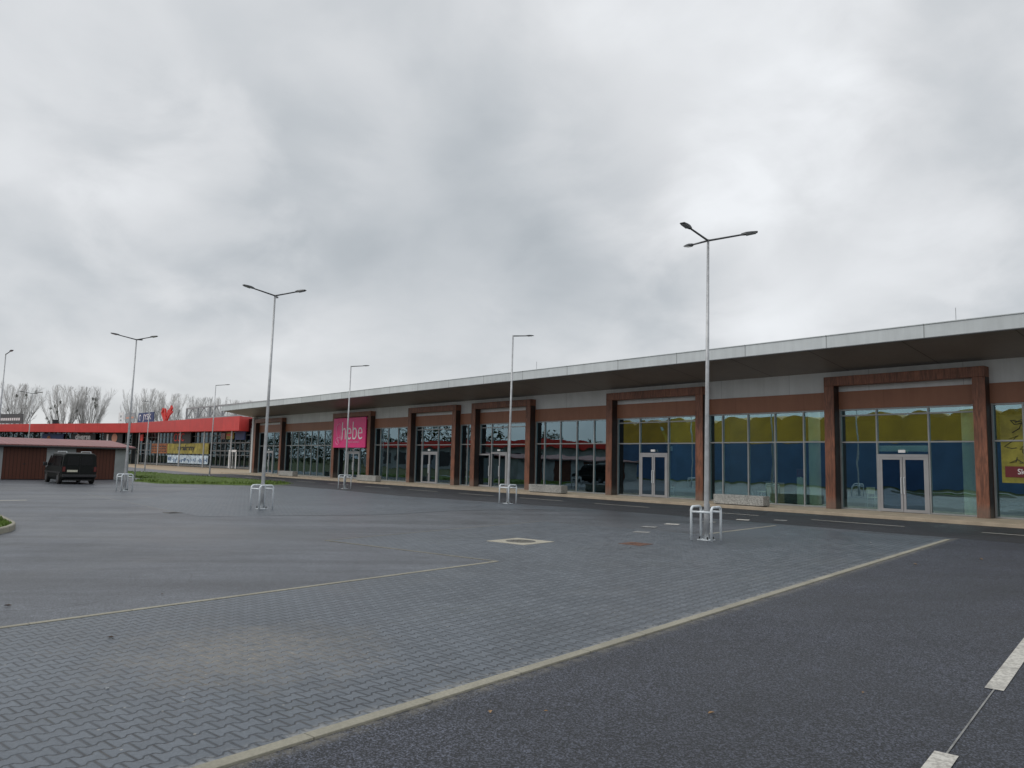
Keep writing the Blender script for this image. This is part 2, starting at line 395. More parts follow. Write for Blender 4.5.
# ------------------------------------------------------------ GROUND
S=3000
g2=Vector((-.1795,.984)).normalized(); g1=Vector((-g2.y,g2.x))
def P2(v): return (v.x,v.y)
sheet('ground',[(-S,-S),(S,-S),(S,S),(-S,S)],-.012,M['field'],'wide grassy ground beyond the car park')
sheet('car_park_asphalt',[(-75,-9),(40,-9),(40,28.2),(-76,28.2)],.004,M['asph_old'],'worn grey asphalt of the car park aisle')
# coarse, darker lane on the right of the long kerb
Bn=Vector((-3.30,-4.4)); Bf=Vector((-7.97,21.18))
sheet('access_road',[P2(Bn),(40,-8.9),(40,22.2),(-8.1,22.2),P2(Bf)],.006,M['asph_new'],'coarse dark asphalt of the right access road')
sheet('front_lane',[(-74,19.9),(-60,20.4),(-31.9,20.0),(-21.1,21.6),(-8.2,21.9),(40,22.0),(40,27.95),(-76,27.95)],.0075,M['asph_dark'],'dark asphalt lane along the shop front')
# paved bays
An=Vector((-8.02,-3.7))
A1=Vector((-10.43,8.5)); A2=Vector((-11.9,16.4)); A3=Vector((-12.68,21.0))
sheet('block_paving',[P2(Bn),P2(Bf),P2(A3),P2(A2),(-16.9,15.35),(-14.88,7.51),P2(A1),P2(An)],.0085,M['pave'],'grey zigzag block paving of the near parking bays')
sheet('block_paving',[(-21.2,20.9),(-31.9,19.7),(-40.5,20.3),(-44.0,14.9),(-30.2,7.4),(-22.4,7.4),(-21.1,12.4),(-21.9,16.5)],.0085,M['pave'],'grey block paving of the far parking bays')
def strip(name,a,b,w,z0,z1,mat,label):
    a=Vector(a);b=Vector(b);d=(b-a).normalized();n=Vector((-d.y,d.x))*w/2
    mb=MB(); q=[a-n,b-n,b+n,a+n]; i=0
    mb.v=[(p.x,p.y,z) for z in (z0,z1) for p in q]
    mb.f=[(0,3,2,1),(4,5,6,7),(0,1,5,4),(1,2,6,5),(2,3,7,6),(3,0,4,7)]; mb.m=[0]*6
    return tag(mb.build(name,mat,bevel=.004),label,'kerb',kind='structure')
strip('kerb_strip',Bn,Bf,.105,-.05,.022,M['edge'],'long flush concrete kerb between paving and right lane')
strip('kerb_strip',An,A1,.07,-.05,.016,M['edge'],'thin flush kerb between left aisle and paving')
strip('kerb_strip',A2,A3,.07,-.05,.016,M['edge'],'short far flush kerb past the nearest lamp')
strip('kerb_strip',A1+Vector((.0,.03)),(-14.88,7.54),.06,-.05,.015,M['edge2'],'flush cross kerb at the end of the aisle')
strip('kerb_strip',(-14.88,7.51),(-16.9,15.35),.05,-.05,.014,M['edge2'],'worn flush kerb left of the manhole paving')

strip('drain_seam',(-24.3,7.38),(-36,7.36),.035,-.05,.010,M['paint_old'],'thin joint line across the worn asphalt')
# sidewalk before the shops
mb=MB(); mb.box(-79,40,27.95,31.3,-.1,.12)
tag(mb.build('sidewalk',M['sidewalk'],bevel=.01),'pale sandy sidewalk along the shop fronts','sidewalk',kind='structure')
# ground to the far left
sheet('sandy_ground',[(-76,25.5),(-66,24.6),(-76.5,27.8),(-77.4,45),(-230,45),(-230,24),(-112,22.5)],-.002,M['sand'],'bare sandy ground before the red shopping centre')
sheet('side_road',[(-230,18),(-80,18.6),(-60,21),(-50,22),(-50,25),(-64,24.7),(-76,25.6),(-112,27.5),(-230,30)],.001,M['asph_old'],'grey side road beyond the grass strip')
# lane markings
def mark(a,b,w,label,mat='paint',z=.013):
    a=Vector(a);b=Vector(b);d=(b-a).normalized();n=Vector((-d.y,d.x))*w/2
    mb=MB(); mb.quad(*[(p.x,p.y,z) for p in (a-n,b-n,b+n,a+n)])
    return tag(mb.build('lane_marking',M[mat]),label,'marking',kind='structure')
def alongB(x,y,t): return (x+g2.x*t,y+g2.y*t)
rl=(-2.32,6.96)
mark(alongB(*rl,0),alongB(*rl,3.1),.13,'white dash on the right lane, farther one')
mark(alongB(*rl,-5.0),alongB(*rl,-1.83),.13,'white dash on the right lane, nearer one')
mark(alongB(*rl,-1.83),alongB(*rl,0),.012,'thin chalk line joining two lane dashes','paint_old',.012)
mark(alongB(*rl,5.1),alongB(*rl,8.2),.13,'white dash on the right lane outside the junction')
for k in range(-1,11):
    x=-13.6-5.05*k
    if k==-1: x=-8.4
    mark((x,24.75),(x+3.05,24.75),.12,'thin white dash number %d of the line along the shop front'%(k+2))
for i,(x,y) in enumerate(((-13.1,15.4),(-14.1,16.9),(-14.45,18.35),(-14.5,20.2),(-14.6,22.2),(-13.9,23.3))):
    mark((x-.17,y-.08),(x+.2,y+.1),.42,'short square white marking beyond the nearest lamp, number %d'%(i+1),'paint_old' if i in(0,1,3,5) else 'paint',.014)
mark((-31.9,3.5),(-32.0,4.6),.3,'pale parking line before the garages','paint')
mark((-30.5,1.0),(-33.5,1.5),.12,'faint parking line before the garages','paint_old')
# manholes, drain
def manhole(c,w,label,round_=True,frame='soilring',cover='iron'):
    t=empty('manhole',(c[0],c[1],0),R(10.3)); tag(t,label,'manhole cover')
    mb=MB(); mb.box(-w/2,w/2,-w/2,w/2,-.05,.016); mb.build('surround',M[frame],t,bevel=.004)
    mb=MB()
    if round_: mb.tube([(0,0,-.02),(0,0,.020)],w*.31,36); 
    else: mb.box(-w*.36,w*.36,-w*.36,w*.36,-.02,.020)
    mb.build('cover',M[cover],t)
    mb=MB()
    for k in range(-3,4): mb.box(-w*.2,w*.2,k*w*.06-.008,k*w*.06+.008,.018,.024)
    mb.build('grip_bars',M[cover],t)
manhole((-12.8,11.08),1.05,'round iron manhole cover in a pale square concrete surround on the paving')
manhole((-11.2,13.0),.55,'small rusty reddish square drain cover beside the nearest lamp',False,'rust','rust')
manhole((-24.1,7.2),.42,'small dark drain cover in the worn asphalt',False,'iron','blackcap')
manhole((-14.3,8.9),.5,'grey inspection cover near the aisle corner',False,'asph_old','iron') if False else None

# grass strip + island
gp=[(-80.4,19.3),(-75.0,20.6),(-65.3,20.3),(-62.7,21.1),(-57.8,21.4),(-50.1,21.9),(-47.0,21.3),(-45.3,18.0),(-47.2,16.0),(-48.4,13.6),(-52.9,13.3),(-56,15.2),(-70,15.5),(-84,15.5)]
def mound(name,pts,hgt,mat,label,rings=4,inset=.35,kind='structure'):
    c=Vector((sum(p[0] for p in pts)/len(pts),sum(p[1] for p in pts)/len(pts)))
    mb=MB(); n=len(pts)
    for k in range(rings+1):
        t=k/rings; zz=hgt*math.sin(t*math.pi/2)
        for p in pts:
            q=Vector(p)+(c-Vector(p))*(t*inset)
            mb.v.append((q.x,q.y,zz+(random.uniform(-.03,.03)*min(1,hgt*4) if k else 0)-.003))
    for k in range(rings):
        for j in range(n):
            a=k*n+j;b=k*n+(j+1)%n; mb.f.append((a,b,b+n,a+n)); mb.m.append(0)
    mb.f.append(tuple(rings*n+j for j in range(n))); mb.m.append(0)
    return tag(mb.build(name,mat),label,'grass',kind=kind)
def subdiv(pts,m=4,j=.12):
    o=[]
    for i,p in enumerate(pts):
        q=pts[(i+1)%len(pts)]
        for k in range(m):
            t=k/m; o.append((p[0]+(q[0]-p[0])*t+random.uniform(-j,j),p[1]+(q[1]-p[1])*t+random.uniform(-j,j)))
    return o
mound('grass_bank',subdiv(gp),.16,M['grass'],'low bank of green grass beyond the car park')
def tufts(poly,n,h0,h1,z,label,name='grass_blades'):
    mb=MB(); xs=[p[0] for p in poly]; ys=[p[1] for p in poly]
    def inside(x,y):
        r=False;j=len(poly)-1
        for i in range(len(poly)):
            if (poly[i][1]>y)!=(poly[j][1]>y) and x<(poly[j][0]-poly[i][0])*(y-poly[i][1])/(poly[j][1]-poly[i][1])+poly[i][0]: r=not r
            j=i
        return r
    c=0
    while c<n:
        x=random.uniform(min(xs),max(xs));y=random.uniform(min(ys),max(ys))
        if not inside(x,y): continue
        c+=1; a=random.uniform(0,6.28); hh=random.uniform(h0,h1); w=hh*.35
        lx,ly=random.uniform(-.5,.5)*hh,random.uniform(-.5,.5)*hh
        mb.quad((x-math.cos(a)*w,y-math.sin(a)*w,z),(x+math.cos(a)*w,y+math.sin(a)*w,z),(x+lx,y+ly,z+hh))
    return tag(mb.build(name,M['blade']),label,'grass',kind='stuff')
tufts(gp,9000,.05,.16,.06,'short green grass blades on the bank beyond the car park')
ip=[]
for k in range(40):
    t=R(-90+k*180/39)
    ip.append((-21.0+1.95*math.cos(t)*1.35,1.25+1.55*math.sin(t)))
ip=[(-26,-.3)]+ip+[(-26,2.8)]
mb=MB()   # kerb of the island
n=len(ip); c=Vector((-22.5,1.25))
rings=[(0,-.05),(0,.11),(.02,.13),(.13,.13),(.13,.02)]
for off,z in rings:
    for p in ip:
        v=Vector(p)-c; q=c+v*(1-off/v.length); mb.v.append((q.x,q.y,z))
for k in range(len(rings)-1):
    for j in range(n):
        a=k*n+j;b=k*n+(j+1)%n; mb.f.append((a,b,b+n,a+n)); mb.m.append(0)
tag(mb.build('island_kerb',M['edge'],smooth=False),'pale rounded concrete kerb of the grass island','kerb',kind='structure')
ipin=[]
for p in ip:
    v=Vector(p)-c; q=c+v*(1-.12/v.length); ipin.append((q.x,q.y))
sheet('island_grass',ipin,.10,M['grass'],'grass of the kerbed island at the left')
tufts(ipin,5000,.03,.09,.10,'short green grass blades on the kerbed island')

# dry leaves on the ground
def leaf_mesh(mat):
    mb=MB(); k=7
    a=[(-.5,0,.05),(-.25,.2,.14),(.1,.26,.2),(.4,.1,.08),(.55,0,.02),(.4,-.12,.10),(.05,-.27,.16),(-.28,-.18,.10)]
    mb.v=[(0,0,0)]+a
    for i in range(8): mb.f.append((0,1+i,1+(i+1)%8)); mb.m.append(0)
    mb.f.append((0,1,2)) if False else None
    return mb
leafs=[(-4.22,3.41,.055,'leafdry','on dark asphalt just right of the long kerb'),(-3.30,4.63,.06,'leafdry','in the middle of the right lane foreground'),
(-4.01,3.73,.03,'leafdry','beside the larger leaf near the long kerb'),(-7.96,1.9,.06,'leafdark','dark, on the near left paving'),
(-6.27,1.5,.05,'greyboard','pale scrap, on the near left paving'),(-10.18,1.37,.09,'leafdark','on the worn asphalt left of the thin kerb'),
(-10.08,2.95,.06,'leafdark','on the worn asphalt above the thin kerb'),(-10.77,12.32,.07,'greyboard','small, beside the nearest lamp'),
(-6.19,14.92,.07,'leafdry','far out on the right lane'),(-5.81,17.01,.09,'leafdry','beyond the far end of the right lane'),
(-8.6,18.3,.09,'greyboard','pale, near the far end of the paving'),(-2.9,6.0,.04,'leafdry','close to the right lane dashes')]
protos={}
for i,(x,y,s_,mt,wh) in enumerate(leafs):
    if mt not in protos:
        o=leaf_mesh(mt).build('dry_leaf',M[mt]); protos[mt]=o
    else:
        o=protos[mt].copy(); COL.objects.link(o)
    o.location=(x,y,.014); o.scale=(s_,s_,s_); o.rotation_euler=(0,0,random.uniform(0,6))
    tag(o,('small curled dry leaf ' if mt!='greyboard' else 'small scrap of litter ')+wh,'leaf' if mt!='greyboard' else 'litter','dry leaves and scraps on the ground')

# ------------------------------------------------------------ SHOPPING BUILDING
YF=30.45; YG=30.9; X0=-77.6; X1=6.0; Z0=.12; ZG=4.2; ZB=4.93; ZS=5.78
bld=empty('shopping_building',(-36,YG,0)); tag(bld,'long low new retail building with wooden portals, tinted glass and a deep canopy','building')
def part(mb,name,mat,parent=bld,**k):
    o=mb.build(name,mat,None,**k); o.parent=parent
    # keep world placement
    o.location=(o.location[0]-WO[parent.name][0],o.location[1]-WO[parent.name][1],o.location[2]-WO[parent.name][2]) if parent.name in WO else o.location
    return o
WO={bld.name:(-36,YG,0)}
def wp(o_parent): return WO.get(o_parent.name,(0,0,0))
mb=MB(); mb.box(X0,X1,YG,YG+.3,ZB,ZS+.35); part(mb,'upper_wall',M['wall'])
mb=MB(); mb.box(X0,X1,YG-.04,YG+.2,ZG,ZB-.003); part(mb,'brown_band',M['band'])
mb=MB(); mb.box(X0,X1,YG+.20,YG+.26,ZG-.05,ZG+.0); part(mb,'ledge',M['frame'])
mb=MB(); mb.box(X0-.12,X0+.28,YG-.45,YG+.6,Z0,ZS-.02); mb.box(X0-.02,X0+.25,YG+.6,60,0,ZS+.3); part(mb,'end_wall',M['wall'])
mb=MB(); mb.box(X0,X1,59.7,60,0,ZS+.3); part(mb,'rear_wall',M['wall'])
mb=MB(); mb.box(X1-.25,X1,YG+.3,59.7,0,ZS+.3); part(mb,'side_wall',M['wall'])
# canopy: sloping soffit, fascia, flat roof
XC0,XC1=-78.4,6.6; YC=27.5
roof=MB(); roof.box(XC0+.05,XC1-.05,YC+.1,YG+.34,6.40,6.66); roof.box(XC0+.05,X0+.3,YG+.34,YG+5.2,6.40,6.66); roof.box(XC0+.05,XC1-.05,YG+5.2,60.3,6.40,6.66); roof_o=part(roof,'roof',M['greyboard'])  # roof leaves an added opening so daylight reaches the inside columns
mb=MB()
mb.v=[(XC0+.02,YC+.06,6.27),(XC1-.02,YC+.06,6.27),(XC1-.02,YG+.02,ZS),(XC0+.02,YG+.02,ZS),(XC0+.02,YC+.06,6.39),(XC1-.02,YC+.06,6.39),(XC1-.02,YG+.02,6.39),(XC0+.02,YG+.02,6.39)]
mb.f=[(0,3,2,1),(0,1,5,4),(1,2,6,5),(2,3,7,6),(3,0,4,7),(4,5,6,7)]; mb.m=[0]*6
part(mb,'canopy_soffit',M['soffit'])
mb=MB(); mb.box(XC0,XC1,YC,YC+.05,6.27,6.72); mb.box(XC0-.03,XC0+.015,YC,60.3,6.27,6.715); mb.box(XC1-.015,XC1+.03,YC,60.3,6.27,6.715)
part(mb,'canopy_fascia',M['fascia'])
mb=MB(); mb.box(XC0-.05,XC1+.05,YC-.03,YC+.12,6.722,6.75); part(mb,'fascia_cap',M['fascia'])
mb=MB(); mb.box(XC0,XC1,YC-.012,YC+.05,6.235,6.268); part(mb,'drip_edge',M['frame_dark'])
# interior shell
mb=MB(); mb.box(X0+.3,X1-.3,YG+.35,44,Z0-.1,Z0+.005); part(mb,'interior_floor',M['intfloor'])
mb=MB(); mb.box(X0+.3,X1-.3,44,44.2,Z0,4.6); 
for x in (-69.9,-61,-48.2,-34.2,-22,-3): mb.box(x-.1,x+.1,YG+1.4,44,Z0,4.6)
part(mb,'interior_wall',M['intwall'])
mb=MB(); mb.box(X0+.3,X1-.3,YG+3.6,44.2,4.6,4.7); part(mb,'interior_ceiling',M['intwall'])  # ceiling starts back from the glass, keeping the added light opening clear
# portals
M['shadewood']=wood_mat('shaded_side_wood',(.022,.013,.011),(.045,.024,.02))  # pillar sides turned from the light: shade put into darker wood
portals=[(-16.08,-10.05),(-28.38,-22.15),(-40.40,-34.55),(-48.10,-42.15),(-59.95,-53.55),(-77.15,-70.35),(-3.6,2.4)]
def gar(mb,x0,x1,y0,y1,z0,z1): mb.box(x0,x1,y0,y1,z0,z1)
for i,(a,b) in enumerate(portals):
    mb=MB(); w=.42
    mb.box(a,a+w,YF,YG+.05,Z0,5.148); mb.box(b-w,b,YF,YG+.05,Z0,5.148)
    mb.box(a,b,YF-.003,YG+.05,5.15,5.53)
    o=part(mb,'portal_frame',M['wood'],bevel=.012)
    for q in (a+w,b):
        mb=MB(); mb.box(q,q+.014,YF+.035,YG-.05,Z0+.01,5.14); part(mb,'side_shade',M['shadewood'])
# window bays: (x0,x1,[mullions],[rails])
bays=[(-22.1,-16.11,[-21.33,-19.97,-18.61,-17.25],[2.86]),
 (-15.64,-10.49,[-14.13,-12.17],[2.84,3.93]),
 (-10.02,-3.62,[-9.03,-7.67,-6.31,-4.95],[2.86]),
 (2.5,5.7,[3.2,4.5],[2.86]),
 (-3.16,1.96,[-1.6,.4],[2.84,3.93]),
 (-27.93,-22.59,[-26.38,-24.52],[2.84,3.93]),
 (-34.5,-28.41,[-33.7,-32.35,-31.0,-29.66],[2.86]),
 (-39.95,-34.99,[-38.72,-37.08],[2.84,3.93]),
 (-42.1,-40.44,[-41.3],[2.86]),
 (-47.65,-42.6,[-46.75,-44.72],[2.84,3.93]),
 (-53.5,-48.13,[-52.62,-51.5,-50.05,-48.75],[2.86]),
 (-59.5,-54.0,[-57.8,-55.8],[2.55]),
 (-70.3,-59.98,[-68.87,-67.42,-66.05,-64.72,-63.43,-62.15,-60.85],[2.86]),
 (-76.7,-70.8,[-75.0,-73.0],[2.84])]
for x0,x1,mu,ra in bays:
    mb=MB(); mb.box(x0,x1,YG+.03,YG+.045,Z0+.03,ZG); w_=part(mb,'window',M['glass'])
    WO[w_.name]=(-36,YG,0)
    mb=MB(); ed=[x0+.025]+mu+[x1-.025]
    for m_ in ed: mb.box(m_-.028,m_+.028,YG-.03,YG+.10,Z0,ZG-.003)
    for k in range(len(ed)-1):
        for z in ra+[Z0+.035,ZG-.04]: mb.box(ed[k]+.029,ed[k+1]-.029,YG-.026,YG+.097,z-.028,z+.028)
    f=mb.build('frame',M['frame']); f.parent=w_
# a part parented under 'bld' was built in world coordinates; children of those parts share that frame
def fix():
    for o in COL.objects:
        if o.parent is not None and o.parent.parent==bld: o.location=(0,0,0)
# doors
doors=[(-14.1,-12.2,0),(-26.35,-24.55,0),(-46.72,-44.75,0),(-75.0,-73.0,0),(-57.8,-55.8,0),(-1.57,.37,0),(-38.70,-37.1,1)]
for x0,x1,op in doors:
    hd=2.36; m=(x0+x1)/2
    mb=MB(); mb.box(x0,x0+.075,YG-.06,YG+.0,Z0,hd); mb.box(x1-.075,x1,YG-.06,YG+.0,Z0,hd); mb.box(x0+.076,x1-.076,YG-.058,YG-.002,hd-.11,hd)
    d=part(mb,'door',M['doorframe'])
    leaves=[(x0+.08,m-.01),(m+.01,x1-.08)]
    if op: leaves=[(x0-1.45,x0-.12),(m+.01,x1-.08)]
    for a,b in leaves:
        mb=MB()
        mb.box(a,a+.09,YG-.055,YG-.012,Z0+.02,hd-.115); mb.box(b-.09,b,YG-.055,YG-.012,Z0+.02,hd-.115)
        mb.box(a+.09,b-.09,YG-.053,YG-.014,Z0+.02,Z0+.13); mb.box(a+.09,b-.09,YG-.053,YG-.014,hd-.21,hd-.116)
        g=mb.build('leaf',M['doorframe']); g.parent=d
        mb=MB(); mb.box(a+.091,b-.091,YG-.036,YG-.030,Z0+.131,hd-.211); g=mb.build('pane',M['glass_dark']); g.parent=d
        mb=MB(); hx=(b-.045) if b<m+.3 else (a+.045)
        mb.tube([(hx,YG-.057,.84),(hx,YG-.11,.85),(hx,YG-.11,1.46),(hx,YG-.057,1.47)],.015,8)
        g=mb.build('handle',M['guard']); g.parent=d
    mb=MB(); mb.box(m-.13,m+.13,YG-.10,YG-.05,hd+.06,hd+.17); part(mb,'exit_light',M['white'])
    mb=MB(); mb.box(x0-.05,x1-.08,YG+.12,YG+.45,2.47,2.70); part(mb,'air_curtain',M['aircurtain'],bevel=.02)
# columns inside near the glass
for x,r in ((-10.95,.22),(-17.0,.24),(-42.2,.35),(-53.1,.33),(-29.4,.25),(-34.6,.25),(-5.2,.22),(-22.9,.22)):
    mb=MB(); mb.tube([(x,YG+.42,Z0),(x,YG+.42,4.6)],r,20); part(mb,'column',M['greencol'],smooth=False)
# roof rods
for i,(x,y,lb) in enumerate(((-10.0,27.9,'rightmost'),(-31.2,27.9,'middle'),(-14.2,30,'hidden one behind the parapet'))[:2]):
    mb=MB(); mb.tube([(x,y,6.7),(x,y,7.25)],.012,6); mb.box(x-.06,x+.06,y-.06,y+.06,6.66,6.76)
    tag(mb.build('lightning_rod',M['pole']),'thin %s lightning rod on the canopy roof edge'%lb,'lightning rod','lightning rods on the roof')

# things seen behind the glass
def inside_box(x0,x1,y0,y1,z1,mat,name,label,cat):
    mb=MB(); mb.box(x0,x1,y0,y1,Z0,z1)
    return mb,mat,name,label,cat
t=empty('cardboard_box',(-19.0,31.5,Z0)); tag(t,'tall cardboard box standing inside the glass left of the pale green kiosk','box')
mb=MB(); mb.box(-.3,.3,-.25,.25,0,.95); mb.build('carton',M['card'],t,bevel=.01)
mb=MB(); mb.quad((-.3,-.25,.953),(-.02,-.25,.953),(-.05,-.45,1.02),(-.33,-.45,1.0)); mb.build('flap',M['card'],t)
t=empty('kiosk_stand',(-17.62,31.25,Z0)); tag(t,'slim pale green kiosk stand with a reddish head inside the glass','kiosk')
mb=MB(); mb.box(-.14,.14,-.1,.1,0,1.22); mb.box(-.2,.2,-.16,.16,0,.03); mb.build('pedestal',M['greencol'],t,bevel=.015)
mb=MB(); mb.box(-.15,.15,-.09,.09,1.25,1.58); mb.build('display',M['tail'],t,bevel=.02)
mb=MB(); mb.box(-.03,.03,-.02,.02,1.215,1.26); mb.build('neck',M['guard'],t)
def chair(x,y,rz,lab):
    t=empty('chair',(x,y,Z0+.005),rz); tag(t,lab,'chair','chairs behind the glass')
    mb=MB(); mb.box(-.22,.22,-.22,.22,.43,.47); mb.build('seat',M['greencol'],t,bevel=.01)
    mb=MB(); mb.box(-.22,.22,.2,.235,.6,.88); mb.build('backrest',M['greencol'],t,bevel=.01)
    for sx in (-1,1):
        for sy in (-1,1):
            mb=MB(); mb.tube([(sx*.2,sy*.2,0),(sx*.19,sy*.19,.43 if sy<0 else .75)],.012,6); mb.build('leg',M['guard'],t)
for i,(x,y,rz) in enumerate(((-20.2,33.2,.4),(-20.9,33.6,-.6),(-26.4,33.4,2.2),(-15.2,32.9,1.2))):
    chair(x,y,rz,('pale chair behind the glass beside the tall cardboard box','pale chair behind the glass, one place farther from the cardboard box','pale chair inside left of the second wooden portal doors','pale chair inside left of the rightmost portal doors')[i])
# yellow printed banner behind the right-hand glass
t=empty('printed_banner',(-8.82,30.905,1.38)); tag(t,'yellow banner with dark scribbles and a red name tag hung on the rightmost glass','banner')
M['oldyellow']=plain('olive_banner',(.24,.22,.03),.6,.35,1.5); M['wine']=plain('wine_tag',(.14,.015,.02),.5,.1,2)
mb=MB(); mb.box(-.95,.95,-.004,.004,0,2.40); mb.build('cloth',M['oldyellow'],t)
mb=MB()
rs=random.Random(4)
for k in range(13):
    x=rs.uniform(-.75,.5); z=rs.uniform(.75,2.2); pts=[(x,-.012,z)]
    for j in range(6):
        x=max(-.85,min(.8,x+rs.uniform(-.25,.3))); z=max(.7,min(2.3,z+rs.uniform(-.22,.2))); pts.append((x,-.012,z))
    mb.tube(pts,.014,4)
mb.build('scribble',M['blackboard'],t)
mb=MB(); mb.box(-.84,.8,-.016,-.007,.2,.58); mb.build('name_tag',M['wine'],t)
text_part('lettering','SkyDays',.27,M['white'],t,(-.05,-.024,.39),(R(90),0,0),.9,.004)
# posters in the far windows
for i,(x,w,hh) in enumerate(((-67.95,.95,3.0),(-66.75,1.0,3.1))):
    t=empty('window_poster',(x,YG+.12,ZG-hh)); tag(t,('left','right')[i]+' one of two tall white and blue posters hung inside the far shop window','poster','posters in the far shop window')
    mb=MB(); mb.v=[(-.15,0,0),(.25,0,0.1),(.42,0,1.5),(.48,0,hh),(-.45,0,hh),(-.3,0,1.6)]; mb.f=[(0,1,2,3,4,5)]; mb.m=[0]; mb.build('print',M['poster'],t)
    mb=MB(); mb.v=[(-.36,-.01,hh-1.2),(.36,-.01,hh-1.3),(.42,-.01,hh-.2),(-.3,-.01,hh-.1)]; mb.f=[(0,1,2,3)]; mb.m=[0]; mb.build('blue_print',M['blue'],t)
# shelves in the pink-signed shop; bright yellow stands in for their lighting
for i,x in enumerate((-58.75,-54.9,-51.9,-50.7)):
    t=empty('shop_shelf',(x,31.35,Z0)); tag(t,('wide bright yellow shelf unit at the left under the pink sign','yellow shelf unit at the right under the pink sign','narrow yellow display unit right of the pink-signed portal','second narrow yellow display right of the pink-signed portal')[i],'shelf','shop shelves behind the glass')
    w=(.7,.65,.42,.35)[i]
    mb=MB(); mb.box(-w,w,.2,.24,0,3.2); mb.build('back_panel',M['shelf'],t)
    for k in range(5):
        mb=MB(); mb.box(-w,w,-.2,.2,.15+k*.5,.18+k*.5); mb.build('shelf_board',M['card'],t)
    mb=MB(); rr=random.Random(i)
    for k in range(4):
        xx=-w+.1
        while xx<w-.1:
            hh=rr.uniform(.12,.35); mb.box(xx,xx+.08,-.12,.05,.181+k*.5,.18+k*.5+hh); xx+=rr.uniform(.1,.17)
    mb.build('goods',M['greencol'],t)

# ------------------------------------------------------------ HEBE SIGN
t=empty('shop_sign',(-56.75,YF-.06,2.64)); tag(t,'square pink hebe shop sign with white lettering hung in the fifth portal','sign')
mb=MB(); mb.box(-2.72,2.72,-.06,.05,0,2.44); mb.build('panel',M['pink'],t,bevel=.01)
text_part('lettering','hebe',2.15,M['white'],t,(.5,-.075,1.30),(R(90),0,0),.86,.012,-.028)
text_part('small_lettering','drogeria kosmetyki',.27,M['lilac'],t,(.75,-.07,.47),(R(90),0,0),1.0,.005)
mb=MB()
pts=[]
for k in range(40):
    a=k/39*2*math.pi; pts.append((-1.75+.33*math.sin(a)+.18*math.sin(2*a),-.07,1.15+.85*math.cos(a)*(1 if k<20 else .95)))
mb.tube(pts,.028,5)
pts=[(-1.75+.55*math.cos(k/19*math.pi*1.5),-.07,.55+.3*math.sin(k/19*math.pi*1.5)) for k in range(20)]
mb.tube(pts,.028,5)
mb.tube([(-2.1,-.07,.75),(-1.6,-.07,.35),(-1.3,-.07,.8),(-1.55,-.07,1.05)],.028,5)
mb.build('emblem',M['lilac'],t)

# ------------------------------------------------------------ CONCRETE BENCHES
for i,(x0,x1,y) in enumerate(((-20.15,-17.72,28.4),(-32.3,-29.7,28.4),(-51.8,-49.0,28.4),(-66.0,-63.0,28.4))):
    t=empty('concrete_bench',((x0+x1)/2,y+.3,Z0)); w=(x1-x0)/2
    tag(t,'speckled concrete block bench on the sidewalk '+('right of the second portal, behind the nearest lamp','just right of the third portal','just below the pink-signed portal','beside the leftmost portal')[i],'bench','concrete benches on the sidewalk')
    mb=MB(); mb.box(-w,w,-.24,.24,.03,.43); mb.build('block',M['bench'],t,bevel=.02)
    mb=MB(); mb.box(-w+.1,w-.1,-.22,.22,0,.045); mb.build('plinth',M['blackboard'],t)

# ------------------------------------------------------------ LAMP POSTS
ARM=1.16; TILT=R(8)
def make_post(H,arms,label,loc,group='tall car park lamps'):
    t=empty('street_lamp',loc); t.rotation_euler=(-.0076,.0064,0); tag(t,label,'street lamp',group)
    mb=MB(); mb.tube([(0,0,0),(0,0,.55),(0,0,H*.5),(0,0,H)],[.066,.062,.046,.03],14); mb.build('pole',M['pole'],t,smooth=True)
    mb=MB(); mb.box(-.15,.15,-.15,.15,.0,.025); mb.build('base_plate',M['guard'],t)
    for sx in (-1,1):
        for sy in (-1,1):
            mb=MB(); mb.tube([(sx*.11,sy*.11,.02),(sx*.11,sy*.11,.085)],.018,8); mb.build('bolt_cap',M['blackcap'],t)
    mb=MB(); mb.box(-.005+.058,.066,-.04,.04,.5,.85); mb.build('service_hatch',M['pole'],t)
    for a in arms:
        a=R(a); d=Vector((math.cos(a)*math.cos(TILT),math.sin(a)*math.cos(TILT),math.sin(TILT)))
        mb=MB(); e=Vector((0,0,H-.03)); mb.tube([e,e+d*(ARM-.32)],[.026,.022],8); am=mb.build('arm',M['lamp'],t,smooth=True)
        s=Vector((-math.sin(a),math.cos(a),0)); u=d.cross(s)
        if u.z<0:u=-u
        b0=e+d*(ARM-.38); b1=e+d*(ARM+.0)
        mb=MB()
        prof=[(0,.035,.03),(.3,.07,.038),(.6,.08,.03),(1.0,.07,.012)]
        for t_,w,h_ in prof:
            c_=b0.lerp(b1,t_)
            for x,y in ((-1,-.4),(1,-.4),(.8,1),(-.8,1)): mb.v.append(tuple(c_+s*(x*w)+u*(y*h_)))
        for k in range(3):
            for j in range(4):
                p=k*4+j;q=k*4+(j+1)%4; mb.f.append((p,q,q+4,p+4)); mb.m.append(0)
        mb.f+= [(3,2,1,0),(12,13,14,15)]; mb.m+=[0,0]
        hd=mb.build('lamp_head',M['lamp'],t)
        mb=MB(); mb.bar(b0.lerp(b1,.3)-u*.027,b0.lerp(b1,.9)-u*.02,.13,.008,u); l=mb.build('lens',M['lens']); l.parent=hd
    return t
T3=[35,155,275]
